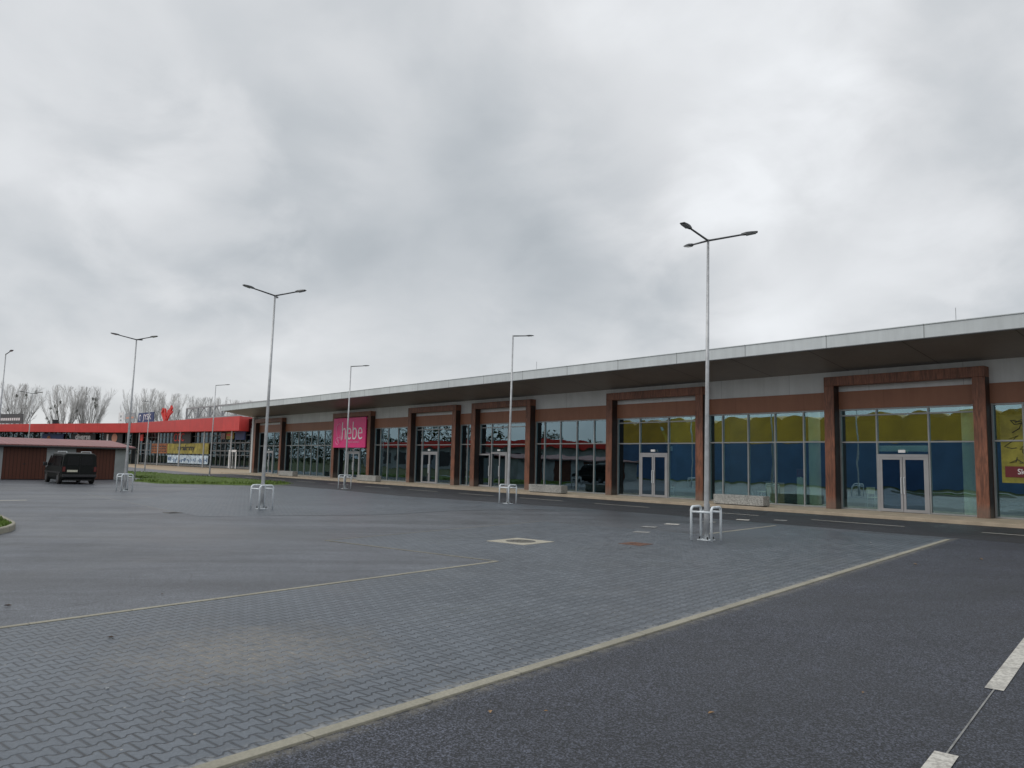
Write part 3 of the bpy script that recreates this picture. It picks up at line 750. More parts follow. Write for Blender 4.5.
poles=[((-10.99,15.24),T3,'tall three-armed car park lamp, the nearest one at the right',7.2),
 ((-24.96,10.25),T3,'tall three-armed car park lamp standing second nearest, left of centre',7.2),
 ((-39.2,9.48),T3,'tall three-armed car park lamp right of the dark van',7.15),
 ((-24.93,20.82),[90],'single-armed lamp at the paving edge before the open shop door',7.12),
 ((-40.48,21.5),[85],'single-armed lamp rising in front of the pink sign',7.15),
 ((-66.4,22.6),[80],'single-armed lamp on the grass bank before the red centre',7.75),
 ((-82.5,21.7),[200],'single-armed lamp beyond the grass, before the dark shop corner',7.0),
 ((-85.7,12.0),T3,'distant three-armed lamp rising behind the garages',7.3),
 ((-51.5,5.72),[8],'single-armed lamp cut by the left edge of the picture',7.2)]
for (xy,arms,lb,H) in poles:
    make_post(H,arms,lb,(xy[0],xy[1],.0))
def guard(loc,label):
    t=empty('post_guard',loc,R(10.34)); tag(t,label,'post guard','tubular guards around the lamp posts')
    s=.25; r=.029; H=.78
    for sx in (-1,1):
        pts=[(sx*s,-s,0),(sx*s,-s,H-.09)]
        for k in range(1,6):
            a=R(k*18); pts.append((sx*s,-s+.09*(1-math.cos(a)),H-.09+.09*math.sin(a)))
        for k in range(0,6):
            a=R(90-k*18); pts.append((sx*s,s-.09*(1-math.cos(a)),H-.09+.09*math.sin(a)))
        pts.append((sx*s,s,0))
        mb=MB(); mb.tube(pts,r,10); mb.build('hoop',M['guard'],t,smooth=True)
    for sy in (-1,1):
        mb=MB(); mb.tube([(-s+.012,sy*s,H-.115),(s-.012,sy*s,H-.115)],r*.85,8); mb.build('crossbar',M['guard'],t,smooth=True)
    return t
guard((-10.93,15.15,0),'galvanised tubular guard around the foot of the nearest lamp')
guard((-24.96,10.25,0),'galvanised tubular guard around the foot of the second nearest three-armed lamp')
guard((-39.2,9.48,0),'galvanised tubular guard around the lamp right of the dark van')
guard((-24.93,20.82,0),'galvanised tubular guard around the single-armed lamp before the open shop door')
guard((-40.48,21.5,0),'galvanised tubular guard around the lamp before the pink sign')

# ------------------------------------------------------------ GARAGES
gx=-56.2
t=empty('garage_row',(gx,5,0)); tag(t,'low grey garage block with brown doors and a red sheet roof','garage')
def gpart(mb,name,mat,parent=t,**k):
    o=mb.build(name,mat,parent,**k)
    if parent is t: o.location=(-gx,-5,0)
    return o
mb=MB()
doorsg=[(2.55,4.85),(6.62,8.95),(10.58,12.9),(-1.4,.9)]
ys=[-3.5,-1.4,.9,2.55,4.85,6.62,8.95,10.58,12.9,13.75]
for k in range(0,9,2): mb.box(gx-.2,gx,ys[k],ys[k+1],0,2.0)
mb.box(gx-.2,gx-.001,-3.5,13.75,2.0,2.12)
mb.box(gx-6.1,gx-.2,13.55,13.748,0,2.1); mb.box(gx-6.1,gx-.2,-3.5,-3.3,0,2.1); mb.box(gx-6.3,gx-6.1,-3.5,13.75,0,2.5)
gpart(mb,'wall',M['garwall'])
for a,b in doorsg:
    mb=MB(); mb.box(gx-.10,gx-.05,a,b,.03,2.0); d=gpart(mb,'garage_door',M['gardoor'])
    mb=MB(); mb.box(gx-.05,gx-.02,(a+b)/2-.08,(a+b)/2+.08,.95,.99); h_=mb.build('handle',M['blackcap']); h_.parent=d
mb=MB()
mb.v=[(gx+.35,-3.8,2.08),(gx+.35,14.05,2.08),(gx-6.6,14.05,2.58),(gx-6.6,-3.8,2.58),(gx+.35,-3.8,2.18),(gx+.35,14.05,2.18),(gx-6.6,14.05,2.68),(gx-6.6,-3.8,2.68)]
mb.f=[(0,3,2,1),(4,5,6,7),(0,1,5,4),(1,2,6,5),(2,3,7,6),(3,0,4,7)]; mb.m=[0]*6
gpart(mb,'roof',M['garroof'])
mb=MB(); mb.tube([(gx+.4,-3.8,2.06),(gx+.4,14.15,2.06)],.055,8); gpart(mb,'gutter',M['plastic'])
mb=MB(); mb.tube([(gx+.4,14.1,2.04),(gx+.2,14.2,1.8),(gx-.05,14.2,1.7),(gx-.05,14.2,.05)],.04,8); gpart(mb,'downpipe',M['frame'])

# ------------------------------------------------------------ VAN
van=empty('parked_van',(-50.35,9.22,0),R(181.5)); tag(van,'dark old passenger van parked facing the brown garage doors, seen from behind','van')
van.scale=(1,1,.955); Lh=2.32
st=[ # x, z0, zbelt, ztop, wlow, wbelt, wtop
 (-2.32,.42,1.0,1.70,.80,.84,.76),(-2.26,.30,1.0,1.76,.84,.87,.79),(-1.2,.28,1.0,1.82,.86,.88,.80),(.4,.28,1.0,1.82,.86,.88,.80),(.85,.28,1.0,1.76,.86,.88,.70),
 (1.5,.28,1.0,1.10,.86,.87,.74),(2.15,.30,.86,.92,.84,.84,.70),(2.32,.36,.72,.78,.78,.78,.62)]
mb=MB()
for x,z0,zb,zt,wl,wb,wt in st:
    ring=[(-wl*.92,z0),(-wl,z0+.12),(-wb,(z0+zb)/2+.05),(-wb+.01,zb),(-wt,zt-.08),(-wt+.10,zt),(wt-.10,zt),(wt,zt-.08),(wb-.01,zb),(wb,(z0+zb)/2+.05),(wl,z0+.12),(wl*.92,z0)]
    mb.v+=[(x,y,z) for y,z in ring]
n=12
for k in range(len(st)-1):
    for j in range(n):
        a=k*n+j;b=k*n+(j+1)%n; mb.f.append((a,b,b+n,a+n)); mb.m.append(0)
mb.f.append(tuple(range(n))); mb.m.append(0); e=(len(st)-1)*n; mb.f.append(tuple(reversed(range(e,e+n)))); mb.m.append(0)
mb.build('body',M['van'],van,bevel=.02)
def wy(z,side): # side wall y at height z (tumblehome)
    tt=(z-1.0)/(1.74-1.0); return side*(.885-(.885-.80)*tt)
for side in (-1,1):
    for a,b,c_,d_ in ((.95,1.25,.10,.10),(.0,0,0,0)):
        pass
    for (xb0,xb1,xt0,xt1) in ((.55,1.38,.55,.90),(-.55,.45,-.55,.45),(-2.05,-.65,-2.0,-.65)):
        mb=MB(); z0,z1=1.05,1.62; o=.012*side
        P=[(xb0,wy(z0,side)+o,z0),(xb1,wy(z0,side)+o,z0),(xt1,wy(z1,side)+o,z1),(xt0,wy(z1,side)+o,z1)]
        mb.quad(*(P if side<0 else P[::-1])); mb.build('side_window',M['vanglass'],van)
    # mirror
    mb=MB(); mb.box(1.18,1.30,side*.92 if side>0 else -1.12,1.12 if side>0 else -.92,1.0,1.22); mb.build('wing_mirror',M['plastic'],van,bevel=.03)
    # trim
    mb=MB(); mb.box(-2.0,2.0,*( (.872,.892) if side>0 else (-.892,-.872)),.62,.70); mb.build('side_trim',M['plastic'],van)
    # tail and head lights
    mb=MB(); y0,y1=(.70,.835) if side>0 else (-.835,-.70); mb.box(-2.345,-2.27,y0,y1,.72,1.0); mb.build('tail_light',M['tail'],van,bevel=.01)
    mb=MB(); mb.box(2.2,2.31,y0-.06*side-.02,y1-.08*side,.60,.74); mb.build('headlight',M['lens'],van,bevel=.01)
    # rear door window
    mb=MB(); y0,y1=(.04,.64) if side>0 else (-.64,-.04)
    P=[(-2.335,y0,1.08),(-2.335,y1,1.08),(-2.325,y1*.94 if side>0 else y1,1.60),(-2.325,y0 if side>0 else y0*.94,1.60)]
    mb.quad(*P[::-1]); mb.build('rear_window',M['vanglass'],van)
mb=MB(); mb.box(-2.335,-2.318,-.008,.008,.5,1.64); mb.build('door_seam',M['blackcap'],van)
mb=MB(); mb.quad((1.42,-.72,1.12),(1.42,.72,1.12),(.92,.62,1.70),(.92,-.62,1.70)); mb.build('windscreen',M['vanglass'],van)
mb=MB(); mb.box(-2.44,-2.30,-.84,.84,.40,.56); mb.build('rear_bumper',M['plastic'],van,bevel=.03)
mb=MB(); mb.box(2.26,2.40,-.80,.80,.36,.54); mb.build('front_bumper',M['plastic'],van,bevel=.03)
mb=MB(); mb.box(-2.355,-2.336,.10,.62,.70,.82); mb.build('number_plate',M['plate'],van)
for y in (-.6,.6):
    mb=MB(); mb.tube([(-1.9,y,1.87),(.3,y,1.87)],.015,6); mb.box(-1.9,-1.85,y-.02,y+.02,1.78,1.87); mb.box(.25,.3,y-.02,y+.02,1.80,1.87); mb.build('roof_rail',M['guard'],van)
for x in (-1.55,1.45):
    for y in (-.80,.80):
        w=empty('wheel',(0,0,0)); COL.objects.unlink(w); bpy.data.objects.remove(w)
        mb=MB(); 
        mb.tube([(x,y-.1,.32),(x,y-.08,.32),(x,y+.08,.32),(x,y+.1,.32)],[.28,.32,.32,.28],28); wh=mb.build('wheel',M['tyre'],van,smooth=False)
        mb=MB(); mb.tube([(x,y-.104,.32),(x,y+.104,.32)],.19,20); r_=mb.build('rim',M['rim']); r_.parent=wh
# underside shadow body
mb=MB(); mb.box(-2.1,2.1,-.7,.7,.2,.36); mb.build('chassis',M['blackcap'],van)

# ------------------------------------------------------------ RED SHOPPING CENTRE
rc=empty('red_shopping_centre',(0,0,0)); tag(rc,'distant glass-fronted shopping centre with a continuous bright red roof fascia','building')
A=Vector((-103,40.4)); Bv=Vector((-148,37.9)); u=(Bv-A).normalized(); nn=Vector((-u.y,u.x)) # pointing? ensure toward +y (behind)
if nn.y<0: nn=-nn
def wl(s,d=0): p=A+u*s+nn*d; return (p.x,p.y)
A2=Vector((-149.5,37)); B2=Vector((-186,22.8)); u2=(B2-A2).normalized(); n2=Vector((-u2.y,u2.x))
if n2.x>0: n2=-n2
def wl2(s,d=0): p=A2+u2*s+n2*d; return (p.x,p.y)
# red fascia ring (front face polygon with thickness)
outer=[(-107.5,44.6),(-102.5,38.4),(-147.6,35.9),(-184.8,20.8),(-232,1.5)]
zb=[5.2,5.2,5.55,5.7,5.8]; zt=[7.15,7.15,7.2,7.2,7.2]
inner=[(-109,45),(-104,40.2),(-148.5,37.8),(-185.8,22.6),(-233,3)]
mb=MB()
for k in range(5):
    for (x,y) in (outer[k],inner[k]):
        mb.v+=[(x,y,zb[k]),(x,y,zt[k])]
for k in range(4):
    a=k*4;b=a+4
    mb.f+=[(a,a+1,b+1,b),(a+2,b+2,b+3,a+3),(a,b,b+2,a+2),(a+1,a+3,b+3,b+1)]; mb.m+=[0]*4
mb.f+=[(0,2,3,1),(16,17,19,18)]; mb.m+=[0,0]
mb.build('red_fascia',M['red'],rc)
mb=MB(); mb.v=[(-113.5,45,6.9),(-103.5,39.8,6.9),(-148,37.5,6.9),(-185.2,22.3,6.9),(-232,3,6.9),(-232,80,6.9),(-114,80,6.9)]; mb.f=[(0,1,2,3,4,5,6)]; mb.m=[0]
mb.build('roof',M['greyboard'],rc)
M['rcglass']=glass_mat('far_glass',.06,(.13,.17,.19),(.42,.48,.5),0)
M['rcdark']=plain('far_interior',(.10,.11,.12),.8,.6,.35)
def vplane(mb,p,q,z0,z1): mb.quad((p[0],p[1],z0),(q[0],q[1],z0),(q[0],q[1],z1),(p[0],p[1],z1))
mb=MB(); vplane(mb,wl(0),wl(45),.0,6.9); mb.build('glass_wall',M['rcglass'],rc)
mb=MB(); vplane(mb,wl2(0),wl2(90),.0,6.9); mb.build('glass_wall',M['rcglass'],rc)
mb=MB(); vplane(mb,wl(0),wl(-11),.0,6.9); mb.build('end_wall',M['garwall'],rc)
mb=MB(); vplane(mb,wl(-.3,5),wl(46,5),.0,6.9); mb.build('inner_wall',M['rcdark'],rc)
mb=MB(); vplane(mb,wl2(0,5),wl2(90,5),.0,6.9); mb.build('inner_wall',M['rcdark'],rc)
mb=MB()
for k in range(0,30):
    s=.1+k*1.62; p=wl(s,-.08); mb.bar((p[0],p[1],0),(p[0],p[1],5.6),.09,.12)
for z,th in ((.2,.25),(1.9,.07),(2.5,.14),(3.65,.16),(4.7,.08)):
    p=wl(0,-.06);q=wl(45,-.06); mb.bar((p[0],p[1],z),(q[0],q[1],z),.08,th)
for k in range(0,50):
    s=.1+k*1.8; p=wl2(s,-.08); mb.bar((p[0],p[1],0),(p[0],p[1],5.9),.1,.12)
for z,th in ((2.5,.14),(3.65,.14)):
    p=wl2(0,-.06);q=wl2(90,-.06); mb.bar((p[0],p[1],z),(q[0],q[1],z),.08,th)
M['farmull']=plain('far_mullion',(.17,.175,.18),.5,.1,2); mb.build('mullions',M['farmull'],rc)
mb=MB()
for s0,s1 in ((4.1,4.4),(6.4,6.7),(5.3,5.42)):
    vplane(mb,wl(s0,-.2),wl(s1,-.2),.05,2.5)
vplane(mb,wl(4.1,-.2),wl(6.7,-.2),2.35,2.65)
mb.build('door_frame',M['white'],rc)
for k in range(5):   # slim steel columns carrying the red fascia
    s=3+k*9.5; p=wl(s,-1.5); mb=MB(); mb.tube([(p[0],p[1],0),(p[0],p[1],5.6)],.11,8); mb.build('column',M['pole'],rc)
ang=math.atan2(-u.y,-u.x)     # facing camera: text runs towards smaller s
def onwall(name,label,s0,s1,z0,z1,mat,d=-.35,cat='sign',wall=1):
    f=wl if wall==1 else wl2; uu=u if wall==1 else u2
    c=f((s0+s1)/2,d); a=math.atan2(-uu.y,-uu.x)
    t=empty(name,(c[0],c[1],z0),a); tag(t,label,cat)
    w=abs(s0-s1)/2; mb=MB(); mb.box(-w,w,-.06,.06,0,z1-z0); mb.build('panel',mat,t)
    return t,w,z1-z0
t,w,h_=onwall('shop_sign','dark square sign with red CCC letters on the red-roofed centre',28.0,20.6,3.6,5.45,M['blackboard'])
text_part('lettering','CCC',1.8,M['redsign'],t,(-1.2,-.08,h_/2),(R(90),0,0),1.2,.02,.0)
t,w,h_=onwall('advertising_banner','long yellow banner with dark lettering across the far shop glazing',30.5,13.6,2.0,3.6,M['yellow'],-.30,'banner')
text_part('lettering','sneakersy',1.15,M['blackboard'],t,(-.4,-.08,h_/2+.1),(R(90),0,0),1.55,.01,.03)
t,w,h_=onwall('advertising_banner','orange banner with dark lines left of the yellow banner',38.0,30.6,2.0,3.6,M['orange'],-.30,'banner')
mb=MB()
for z in (.35,.75,1.15): 
    for k in range(6): mb.box(-3.4+k*1.15,-2.6+k*1.15,-.08,-.062,z-.09,z+.09)
mb.build('printed_blocks',M['blackboard'],t)
t,w,h_=onwall('window_sticker','white and grey photo sticker strip below the yellow banner',30.3,13.8,.5,1.75,M['poster'],-.25,'sticker')
mb=MB(); rr=random.Random(5)
for k in range(26):
    x=-8+k*.63; mb.box(x,x+rr.uniform(.2,.5),-.08,-.062,rr.uniform(.05,.5),rr.uniform(.5,1.0))
mb.build('printed_figures',M['tentblue'],t)
t,w,h_=onwall('shop_sign','small dark red sign left of the yellow sign under the red fascia',9.3,7.75,4.15,5.05,M['tail'])
t,w,h_=onwall('shop_sign','small yellow sign between the red and blue signs under the red fascia',7.4,5.0,4.15,5.1,M['yellow'])
mb=MB(); mb.box(-1.0,1.0,-.08,-.062,.5,.7); mb.build('lettering',M['redsign'],t)
t,w,h_=onwall('shop_sign','small blue sign nearest the new building under the red fascia',4.4,1.3,4.05,5.2,M['blue'])
t,w,h_=onwall('red_flag','small red banner hanging beside the dark shop corner',42.3,41.0,4.1,5.2,M['redsign'],-.9,'banner')
t,w,h_=onwall('shop_sign','dark sign board with white diverse lettering above the garage roof',17.9,10.3,3.9,5.45,M['blackboard'],-.35,'sign',2)
text_part('lettering','diverse',1.45,M['white'],t,(0,-.08,h_/2+.1),(R(90),0,0),1.1,.02,.03)
t,w,h_=onwall('shop_sign','wide blue sign with an orange dot above the garage roof',27.2,20.2,3.9,5.4,M['blue'],-.35,'sign',2)
mb=MB(); mb.tube([(-1.2,-.1,.45),(-1.2,-.07,.45)],.62,24); mb.build('dot',M['orange'],t)
t,w,h_=onwall('shop_sign','black sign with a peach disc and white bar right of the white lettering',8.0,2.4,3.4,5.5,M['blackboard'],-.35,'sign',2)
mb=MB(); mb.tube([(.55,-.1,1.2),(.55,-.07,1.2)],.80,24); mb.build('disc',M['peach'],t)
mb=MB(); mb.box(-1.7,-1.25,-.1,-.065,.2,1.9); mb.build('white_bar',M['white'],t)
# roof-top signs
def roofsign(name,label,s0,s1,z0,z1,mat,wall,d=1.0):
    t,w,h_=onwall(name,label,s0,s1,z0,z1,mat,d,'roof sign',wall)
    for x in (-w*.7,w*.7):
        mb=MB(); mb.tube([(x,.1,-(z0-6.9)),(x,.1,.3)],.07,6); mb.build('support',M['truss'],t)
    return t,w,h_
t,w,h_=roofsign('roof_sign','blue and white JYSK sign standing on the red-roofed centre',50.3,42.1,7.6,9.3,M['blue'],1)
text_part('lettering','JYSK',1.45,M['white'],t,(.9,-.08,h_/2),(R(90),0,0),1.5,.02,.0)
mb=MB(); mb.tube([(-2.9,-.1,.85),(-2.9,-.07,.85)],.55,20); mb.build('logo',M['white'],t)
mb=MB(); mb.tube([(-2.8,-.12,.8),(-2.8,-.105,.8)],.38,20); mb.build('logo_core',M['blue'],t)
t,w,h_=roofsign('roof_sign','plain grey board on the roof left of the blue sign',57.9,52.2,7.75,9.5,M['greyboard'],1)
mb=MB(); mb.box(-2.2,2.2,-.08,-.062,.7,1.0); mb.build('lettering',M['peach'],t)
t,w,h_=roofsign('roof_sign','narrow white board on the roof left of the grey board',61.9,58.9,7.6,9.8,M['white'],1)
mb=MB(); mb.box(-.5,.5,-.08,-.062,.5,.8); mb.box(-.4,.4,-.08,-.062,1.2,1.6); mb.build('lettering',M['greyboard'],t)
t,w,h_=roofsign('roof_sign','dark framed roof hoarding with white letters at the far left',46,36.9,7.5,9.5,M['frame_dark'],2)
text_part('lettering','EXPERT',.9,M['white'],t,(0,-.08,.95),(R(90),0,0),1.3,.02) if False else None
mb=MB()
for k in range(10): mb.box(-3.9+k*.78,-3.35+k*.78,-.09,-.062,.62,1.15)
mb.build('lettering',M['white'],t)
# red ornamental logo standing on the roof
c_=wl(32.3,-.2); t=empty('roof_logo',(c_[0],c_[1],7.1),ang); tag(t,'bright red splayed logo sculpture standing on the red fascia','roof sign')
mb=MB()
for (x0,z0,x1,z1,wd) in ((-.35,.0,-2.1,2.2,.55),(-.2,.3,-.9,2.9,.6),(.1,.2,.7,2.6,.5),(.4,1.0,2.1,3.2,.8),(-.3,.1,.5,1.2,.8),(-2.2,2.0,-1.6,3.0,.5),(1.2,1.6,2.3,2.2,.4)):
    mb.bar((x0,0,z0),(x1,0,z1),.25,wd,(0,1,0)) if False else mb.bar((x0*1.05,0,z0*.8),(x1*1.05,0,z1*.8),wd*.85,.25,(0,1,0))
mb.build('strokes',M['redsign'],t)
mb=MB(); mb.bar((0,.1,-.2),(0,.1,1.2),.15,.15); mb.build('support',M['truss'],t)
# steel truss on the roof
p=wl(33.5,3.5);q=wl(-6,3.5)
t=empty('roof_truss',(p[0],p[1],7.0)); tag(t,'long grey steel lattice truss on the roof beside the new canopy','truss')
du=Vector((q[0]-p[0],q[1]-p[1],0)); Ln=du.length; du.normalize()
mb=MB(); mb.bar((0,0,2.7),tuple(du*Ln+Vector((0,0,2.7))),.25,.22); mb.build('top_chord',M['truss'],t)
mb=MB(); mb.bar((0,0,.9),tuple(du*Ln+Vector((0,0,.9))),.2,.2); mb.build('bottom_chord',M['truss'],t)
for k in range(9):
    a=du*(Ln*k/8)
    mb=MB(); mb.bar(tuple(a+Vector((0,0,-.3))),tuple(a+Vector((0,0,2.65))),.22,.22); mb.build('post',M['truss'],t)
    if k<8:
        b=du*(Ln*(k+.5)/8); c2=du*(Ln*(k+1)/8)
        mb=MB(); mb.bar(tuple(a+Vector((0,0,.9))),tuple(b+Vector((0,0,2.65))),.12,.12); mb.bar(tuple(b+Vector((0,0,2.65))),tuple(c2+Vector((0,0,.9))),.12,.12); mb.build('brace',M['truss'],t)
p=wl2(26.5,1.5); t=empty('roof_vent',(p[0],p[1],7.0)); tag(t,'small black vent box on the red-edged roof','vent')
mb=MB(); mb.box(-.45,.45,-.45,.45,0,1.1); mb.build('housing',M['blackboard'],t); mb=MB(); mb.box(-.55,.55,-.55,.55,1.1,1.2); mb.build('cap',M['plastic'],t)

# ------------------------------------------------------------ BARE TREES
def make_tree(seed,H,spread,limbs=8):
    rr=random.Random(seed); tr=MB(); tw=MB(); tips=[]
    tr.tube([(0,0,0),(.1,0,H*.12),(0,.1,H*.22)],[.75,.55,.5],8)
    def grow(p,d,ln,r,lv):
        pts=[p]; q=p; dd=d
        seg=3 if lv<2 else 2
        for k in range(seg):
            dd=(dd+Vector((rr.uniform(-.13,.13),rr.uniform(-.13,.13),rr.uniform(.0,.14)))).normalized()
            q=q+dd*(ln/seg); pts.append(q)
        mbx=tr if lv<1 else tw
        mbx.tube(pts,[r*(1-.45*k/seg) for k in range(seg+1)],5 if lv<2 else 3,cap=False)
        if lv>=4: return
        n=(5,5,4,3)[lv]
        for k in range(n):
            t=.25+.75*(k+rr.random()*.6)/n
            idx=min(int(t*seg),seg-1); b=pts[idx].lerp(pts[idx+1],min(1,t*seg-idx))
            ax=Vector((rr.uniform(-1,1),rr.uniform(-1,1),rr.uniform(-.4,.4))).normalized()
            nd=(dd+ax*(.42 if lv<2 else .6)+Vector((0,0,.12))).normalized()
            nl=ln*(.52 if lv<2 else .5)*rr.uniform(.7,1.2)
            if b.z+nl*nd.z>H: nl=max(.3,(H-b.z)*.9)
            if lv==1: tips.append(b)
            grow(b,nd,nl,max(r*.42,.02),lv+1)
    for k in range(limbs):
        a=2*math.pi*k/limbs+rr.uniform(-.3,.3); sp=spread*rr.uniform(.25,1.0)
        tgt=Vector((math.cos(a)*sp,math.sin(a)*sp,H*(rr.uniform(.86,.95)-.26*(sp/spread)**2)))
        b=Vector((0,0,H*rr.uniform(.10,.22))); d=(tgt-b)
        grow(b,(d.normalized()+Vector((math.cos(a)*.15,math.sin(a)*.15,-.05))).normalized(),d.length*.86,.19,0)
    return tr,tw,tips
def mistle(tips,seed,n):
    rr=random.Random(seed); mb=MB()
    for c in rr.sample(tips,min(n,len(tips))):
        s=rr.uniform(.3,.6)
        for k in range(70):
            d=Vector((rr.gauss(0,1),rr.gauss(0,1),rr.gauss(0,1))).normalized()*s*rr.uniform(.4,1)
            e=c+d; o=Vector((rr.uniform(-.2,.2),rr.uniform(-.2,.2),rr.uniform(-.2,.2)))
            mb.quad(tuple(e),tuple(e+o),tuple(e+Vector((o.y,o.z,o.x))))
    return mb
variants=[]
for sd in (11,23,37):
    tr,tw,tips=make_tree(sd,17.2,6.0,10)
    variants.append((tr,tw,tips,sd))
treepos=[(-207,26.7,0,1.0,'leftmost bare tree with dark mistletoe clumps behind the roof hoarding',1),
 (-201,35.0,2,1.0,'broad bare tree full of mistletoe, left half of the wide pair',1),
 (-200,39.6,0,1.0,'broad bare tree with fanned limbs, right half of the wide pair',1),
 (-189,48.5,1,.97,'bare tree rising behind the blue roof sign',0),
 (-190,54.5,2,.94,'bare tree rising behind the red roof logo',0),
 (-190,61.5,0,.92,'bare tree behind the left end of the steel truss',0),
 (-190,67.5,1,.93,'bare tree behind the middle of the steel truss',0),
 (-190,73.0,2,.92,'bare tree behind the right end of the steel truss',0),
 (-191,79.5,0,.9,'bare tree whose top shows over the new canopy corner',0),
 (-192,86,1,.86,'rightmost low bare tree top over the new canopy',0)]
base={}
for i,(x,y,vi,sc,lb,mi) in enumerate(treepos):
    t=empty('bare_tree',(x,y,0),i*1.3); tag(t,lb,'tree','bare trees behind the shopping centre'); t.scale=(sc*.68,sc*.68,sc)
    if vi not in base:
        tr,tw,tips,sd=variants[vi]
        base[vi]=(tr.build('trunk',M['bark'],t,smooth=True),tw.build('crown',M['twig'],t))
    else:
        for o in base[vi]:
            c=o.copy(); COL.objects.link(c); c.parent=t
    if mi:
        mistle(variants[vi][2],i,13).build('mistletoe',M['mistle'],t)

# ------------------------------------------------------------ WHAT THE GLASS REFLECTS (stands behind the photographer)
t=empty('striped_marquee',(-44,-24,0)); tag(t,'long event marquee with blue walls and scalloped yellow roof behind the photographer','marquee')
mb=MB(); mb.box(-32,36,-6,4,0,4.7); mb.build('wall',M['tentblue'],t)
mb=MB(); nseg=15; wseg=68/nseg
for k in range(nseg):
    x0=-32+k*wseg
    for j in range(10):
        a0=j/10;a1=(j+1)/10
        z0=7.35+.6*math.sin(math.pi*a0)**.7; z1=7.35+.6*math.sin(math.pi*a1)**.7
        xa=x0+a0*wseg; xb=x0+a1*wseg
        mb.quad((xa,4.05,4.7),(xb,4.05,4.7),(xb,3.2,z1),(xa,3.2,z0)); mb.quad((xa,3.2,z0),(xb,3.2,z1),(xb,-6,z1),(xa,-6,z0))
mb.build('roof',M['tentyellow'],t)
sheet('meadow',[(-140,-19),(40,-19),(40,-9.2),(-140,-9.2)],-.006,M['field'],'dark meadow strip behind the photographer')
mb=MB(); 
t=empty('low_retail_block',(-135,-48,0)); tag(t,'low retail block with red fascia behind the photographer','building')
mb=MB(); mb.box(-34,34,0,15,0,4.6); mb.build('wall',M['garwall'],t)
mb=MB(); mb.box(-35,35,-.5,16,4.603,5.9); mb.build('red_fascia',M['redsign'],t)
mb=MB()
for k in range(11): mb.box(-31+k*5.8,-27+k*5.8,15.0,15.05,.8,3.6)
mb.build('window',M['blackboard'],t)
mb=MB(); rr=random.Random(3)  # unseen wood, extended and made taller at left to darken window reflections
for k in range(26000):
    x=rr.uniform(-330,60); y=-62+rr.uniform(-2,2); z=rr.uniform(0,(6 if x>-150 else 11)+2.0*math.sin(x*.13)+1.3*math.sin(x*.41)); s=.7
    mb.quad((x,y,z),(x+rr.uniform(-s,s),y+rr.uniform(-s,s),z+rr.uniform(-s,s)),(x+rr.uniform(-s,s),y+rr.uniform(-s,s),z+rr.uniform(.1,s)))
tag(mb.build('unseen_wood',M['hedge']),'far dark wood behind the photographer, left end raised to darken window reflections','wood',kind='stuff')

# ------------------------------------------------------------ fix parent offsets of building parts
bpy.context.view_layer.update()
for o in COL.objects:
    if o.parent==bld: o.location=(36,-YG,0)

# ------------------------------------------------------------ CAMERA
cam=bpy.data.cameras.new('camera'); co=bpy.data.objects.new('camera',cam); COL.objects.link(co)
cam.sensor_width=36; cam.lens=769/1024*36; cam.clip_end=6000; cam.clip_start=.05
RX=[[0.6442210849503175,-0.06392655381430074,-0.7621630989642987],[0.7645262927603097,0.08233046585036659,0.6393131017514339],[0.021880159588389198,-0.9945527085631455,0.10191255323117798]]
mw=Matrix([[RX[i][0],-RX[i][1],-RX[i][2],0] for i in range(3)]+[[0,0,0,1]])
mw[2][3]=1.7
co.matrix_world=mw
scn.camera=co
def raydir(u_,v_):
    c=Vector((u_-512,v_-384,769)); return Vector([sum(RX[i][k]*c[k] for k in range(3)) for i in range(3)]).normalized()

# ------------------------------------------------------------ SKY
w=bpy.data.worlds.new('World'); scn.world=w; w.use_nodes=True; nt=w.node_tree; nt.nodes.clear()
SUN_EL=R(42); sun_dir=Vector((-.25,-.75,0)).normalized(); sun_dir=Vector((sun_dir.x*math.cos(SUN_EL),sun_dir.y*math.cos(SUN_EL),math.sin(SUN_EL)))
sky=N(nt,'ShaderNodeTexSky',sky_type='NISHITA'); sky.sun_disc=False; sky.sun_elevation=SUN_EL
sky.sun_rotation=math.atan2(sun_dir.x,sun_dir.y)
tc=N(nt,'ShaderNodeTexCoord').outputs['Generated']
nv=N(nt,'ShaderNodeVectorMath',operation='NORMALIZE'); L(nt,tc,nv.inputs[0]); dirv=nv.outputs[0]
sp=N(nt,'ShaderNodeSeparateXYZ'); L(nt,dirv,sp.inputs[0])
zc=math_(nt,'MAXIMUM',sp.outputs[2],0.0); den=math_(nt,'ADD',zc,.42)
cb=N(nt,'ShaderNodeCombineXYZ'); L(nt,math_(nt,'DIVIDE',sp.outputs[0],den),cb.inputs[0]); L(nt,math_(nt,'DIVIDE',sp.outputs[1],den),cb.inputs[1])
pl=cb.outputs[0]
n1=noise(nt,pl,1.9,7,.5,.35); n2=noise(nt,pl,4.6,7,.5,.3); n3=noise(nt,pl,.45,3,.5)
val=math_(nt,'ADD',math_(nt,'MULTIPLY',maprange(nt,n1,.3,.7,-1,1),.08),math_(nt,'MULTIPLY',maprange(nt,n2,.3,.7,-1,1),.05))
val=math_(nt,'ADD',val,math_(nt,'MULTIPLY',maprange(nt,n3,.3,.7,-1,1),.02))
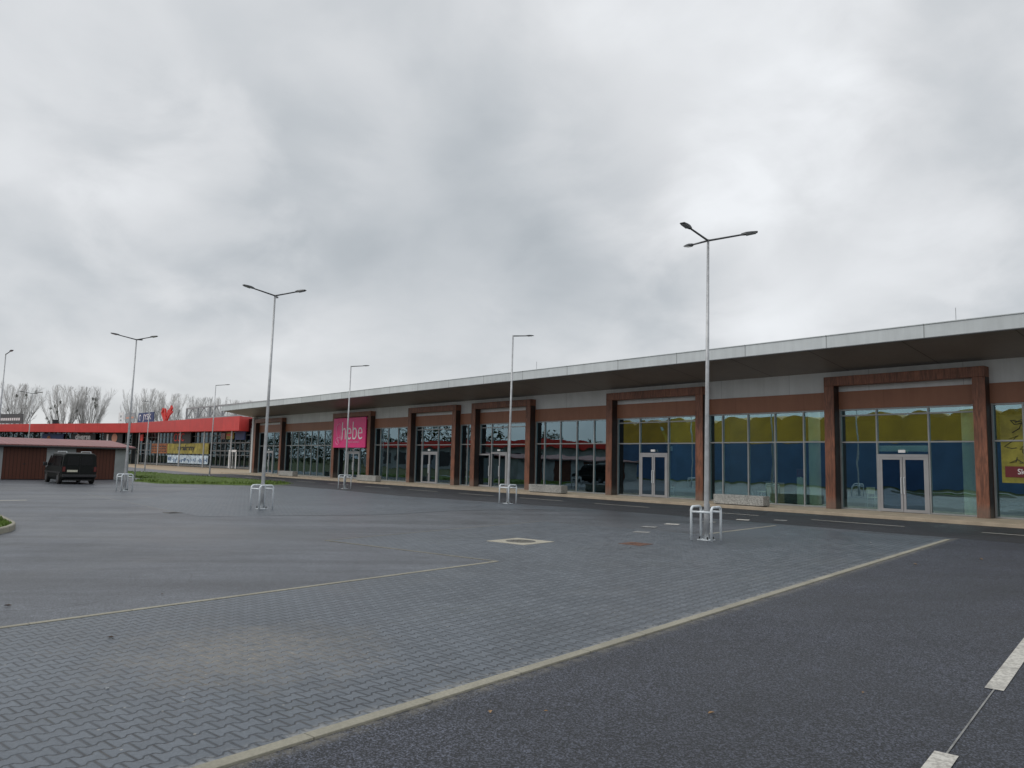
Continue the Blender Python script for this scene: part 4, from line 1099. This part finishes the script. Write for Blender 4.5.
blobs=[((690,80),9,.15),((640,20),14,.03),((200,205),5,.07),((820,245),8,.11),((970,110),7,.04),((470,345),10,.07),((60,20),9,.02),((20,330),14,.02),((640,390),12,.03),
       ((420,130),11,-.06),((560,255),9,-.085),((460,290),7,-.07),((700,190),7,-.03),((840,180),6,-.05),((560,160),6,-.03),((110,120),9,-.05),((300,300),8,-.02),((960,270),8,-.05)]
for (px,sig,amp) in blobs:
    d=raydir(*px); dn=N(nt,'ShaderNodeVectorMath',operation='DOT_PRODUCT'); L(nt,dirv,dn.inputs[0]); dn.inputs[1].default_value=d
    wob=math_(nt,'ADD',dn.outputs['Value'],math_(nt,'MULTIPLY',math_(nt,'SUBTRACT',n2,.5),.03))
    g=maprange(nt,wob,math.cos(R(sig*1.7)),1.0,0,1)
    val=math_(nt,'ADD',val,math_(nt,'MULTIPLY',g,amp*1.4))
lum=math_(nt,'ADD',val,.665)
lum=math_(nt,'ADD',lum,math_(nt,'MULTIPLY',zc,.05))
lum=math_(nt,'MAXIMUM',math_(nt,'MINIMUM',lum,.93),.3)
tint=mixc(nt,maprange(nt,lum,.38,.8,0,1),(.90,.985,1.06),(.975,1.0,1.03))
tint=mixc(nt,maprange(nt,zc,0,.16,.5,0),tint,(.98,1.0,1.0))
vm=N(nt,'ShaderNodeVectorMath',operation='SCALE'); L(nt,tint,vm.inputs[0]); L(nt,lum,vm.inputs['Scale'])
b1=N(nt,'ShaderNodeBackground'); L(nt,sky.outputs[0],b1.inputs[0]); b1.inputs[1].default_value=.08
b2=N(nt,'ShaderNodeBackground'); L(nt,vm.outputs[0],b2.inputs[0]); b2.inputs[1].default_value=1.0
mx=N(nt,'ShaderNodeMixShader'); mx.inputs[0].default_value=.94; L(nt,b1.outputs[0],mx.inputs[1]); L(nt,b2.outputs[0],mx.inputs[2])
o=N(nt,'ShaderNodeOutputWorld'); L(nt,mx.outputs[0],o.inputs[0])
sl=bpy.data.lights.new('sun','SUN'); sl.energy=.9; sl.angle=R(22); sl.color=(1,.96,.9)
so=bpy.data.objects.new('sun',sl); COL.objects.link(so); so.rotation_euler=(-sun_dir).to_track_quat('-Z','Y').to_euler()
scn.view_settings.view_transform='Standard'; scn.view_settings.look='None'; scn.view_settings.exposure=0
scn.cycles.max_bounces=8; scn.cycles.transparent_max_bounces=12
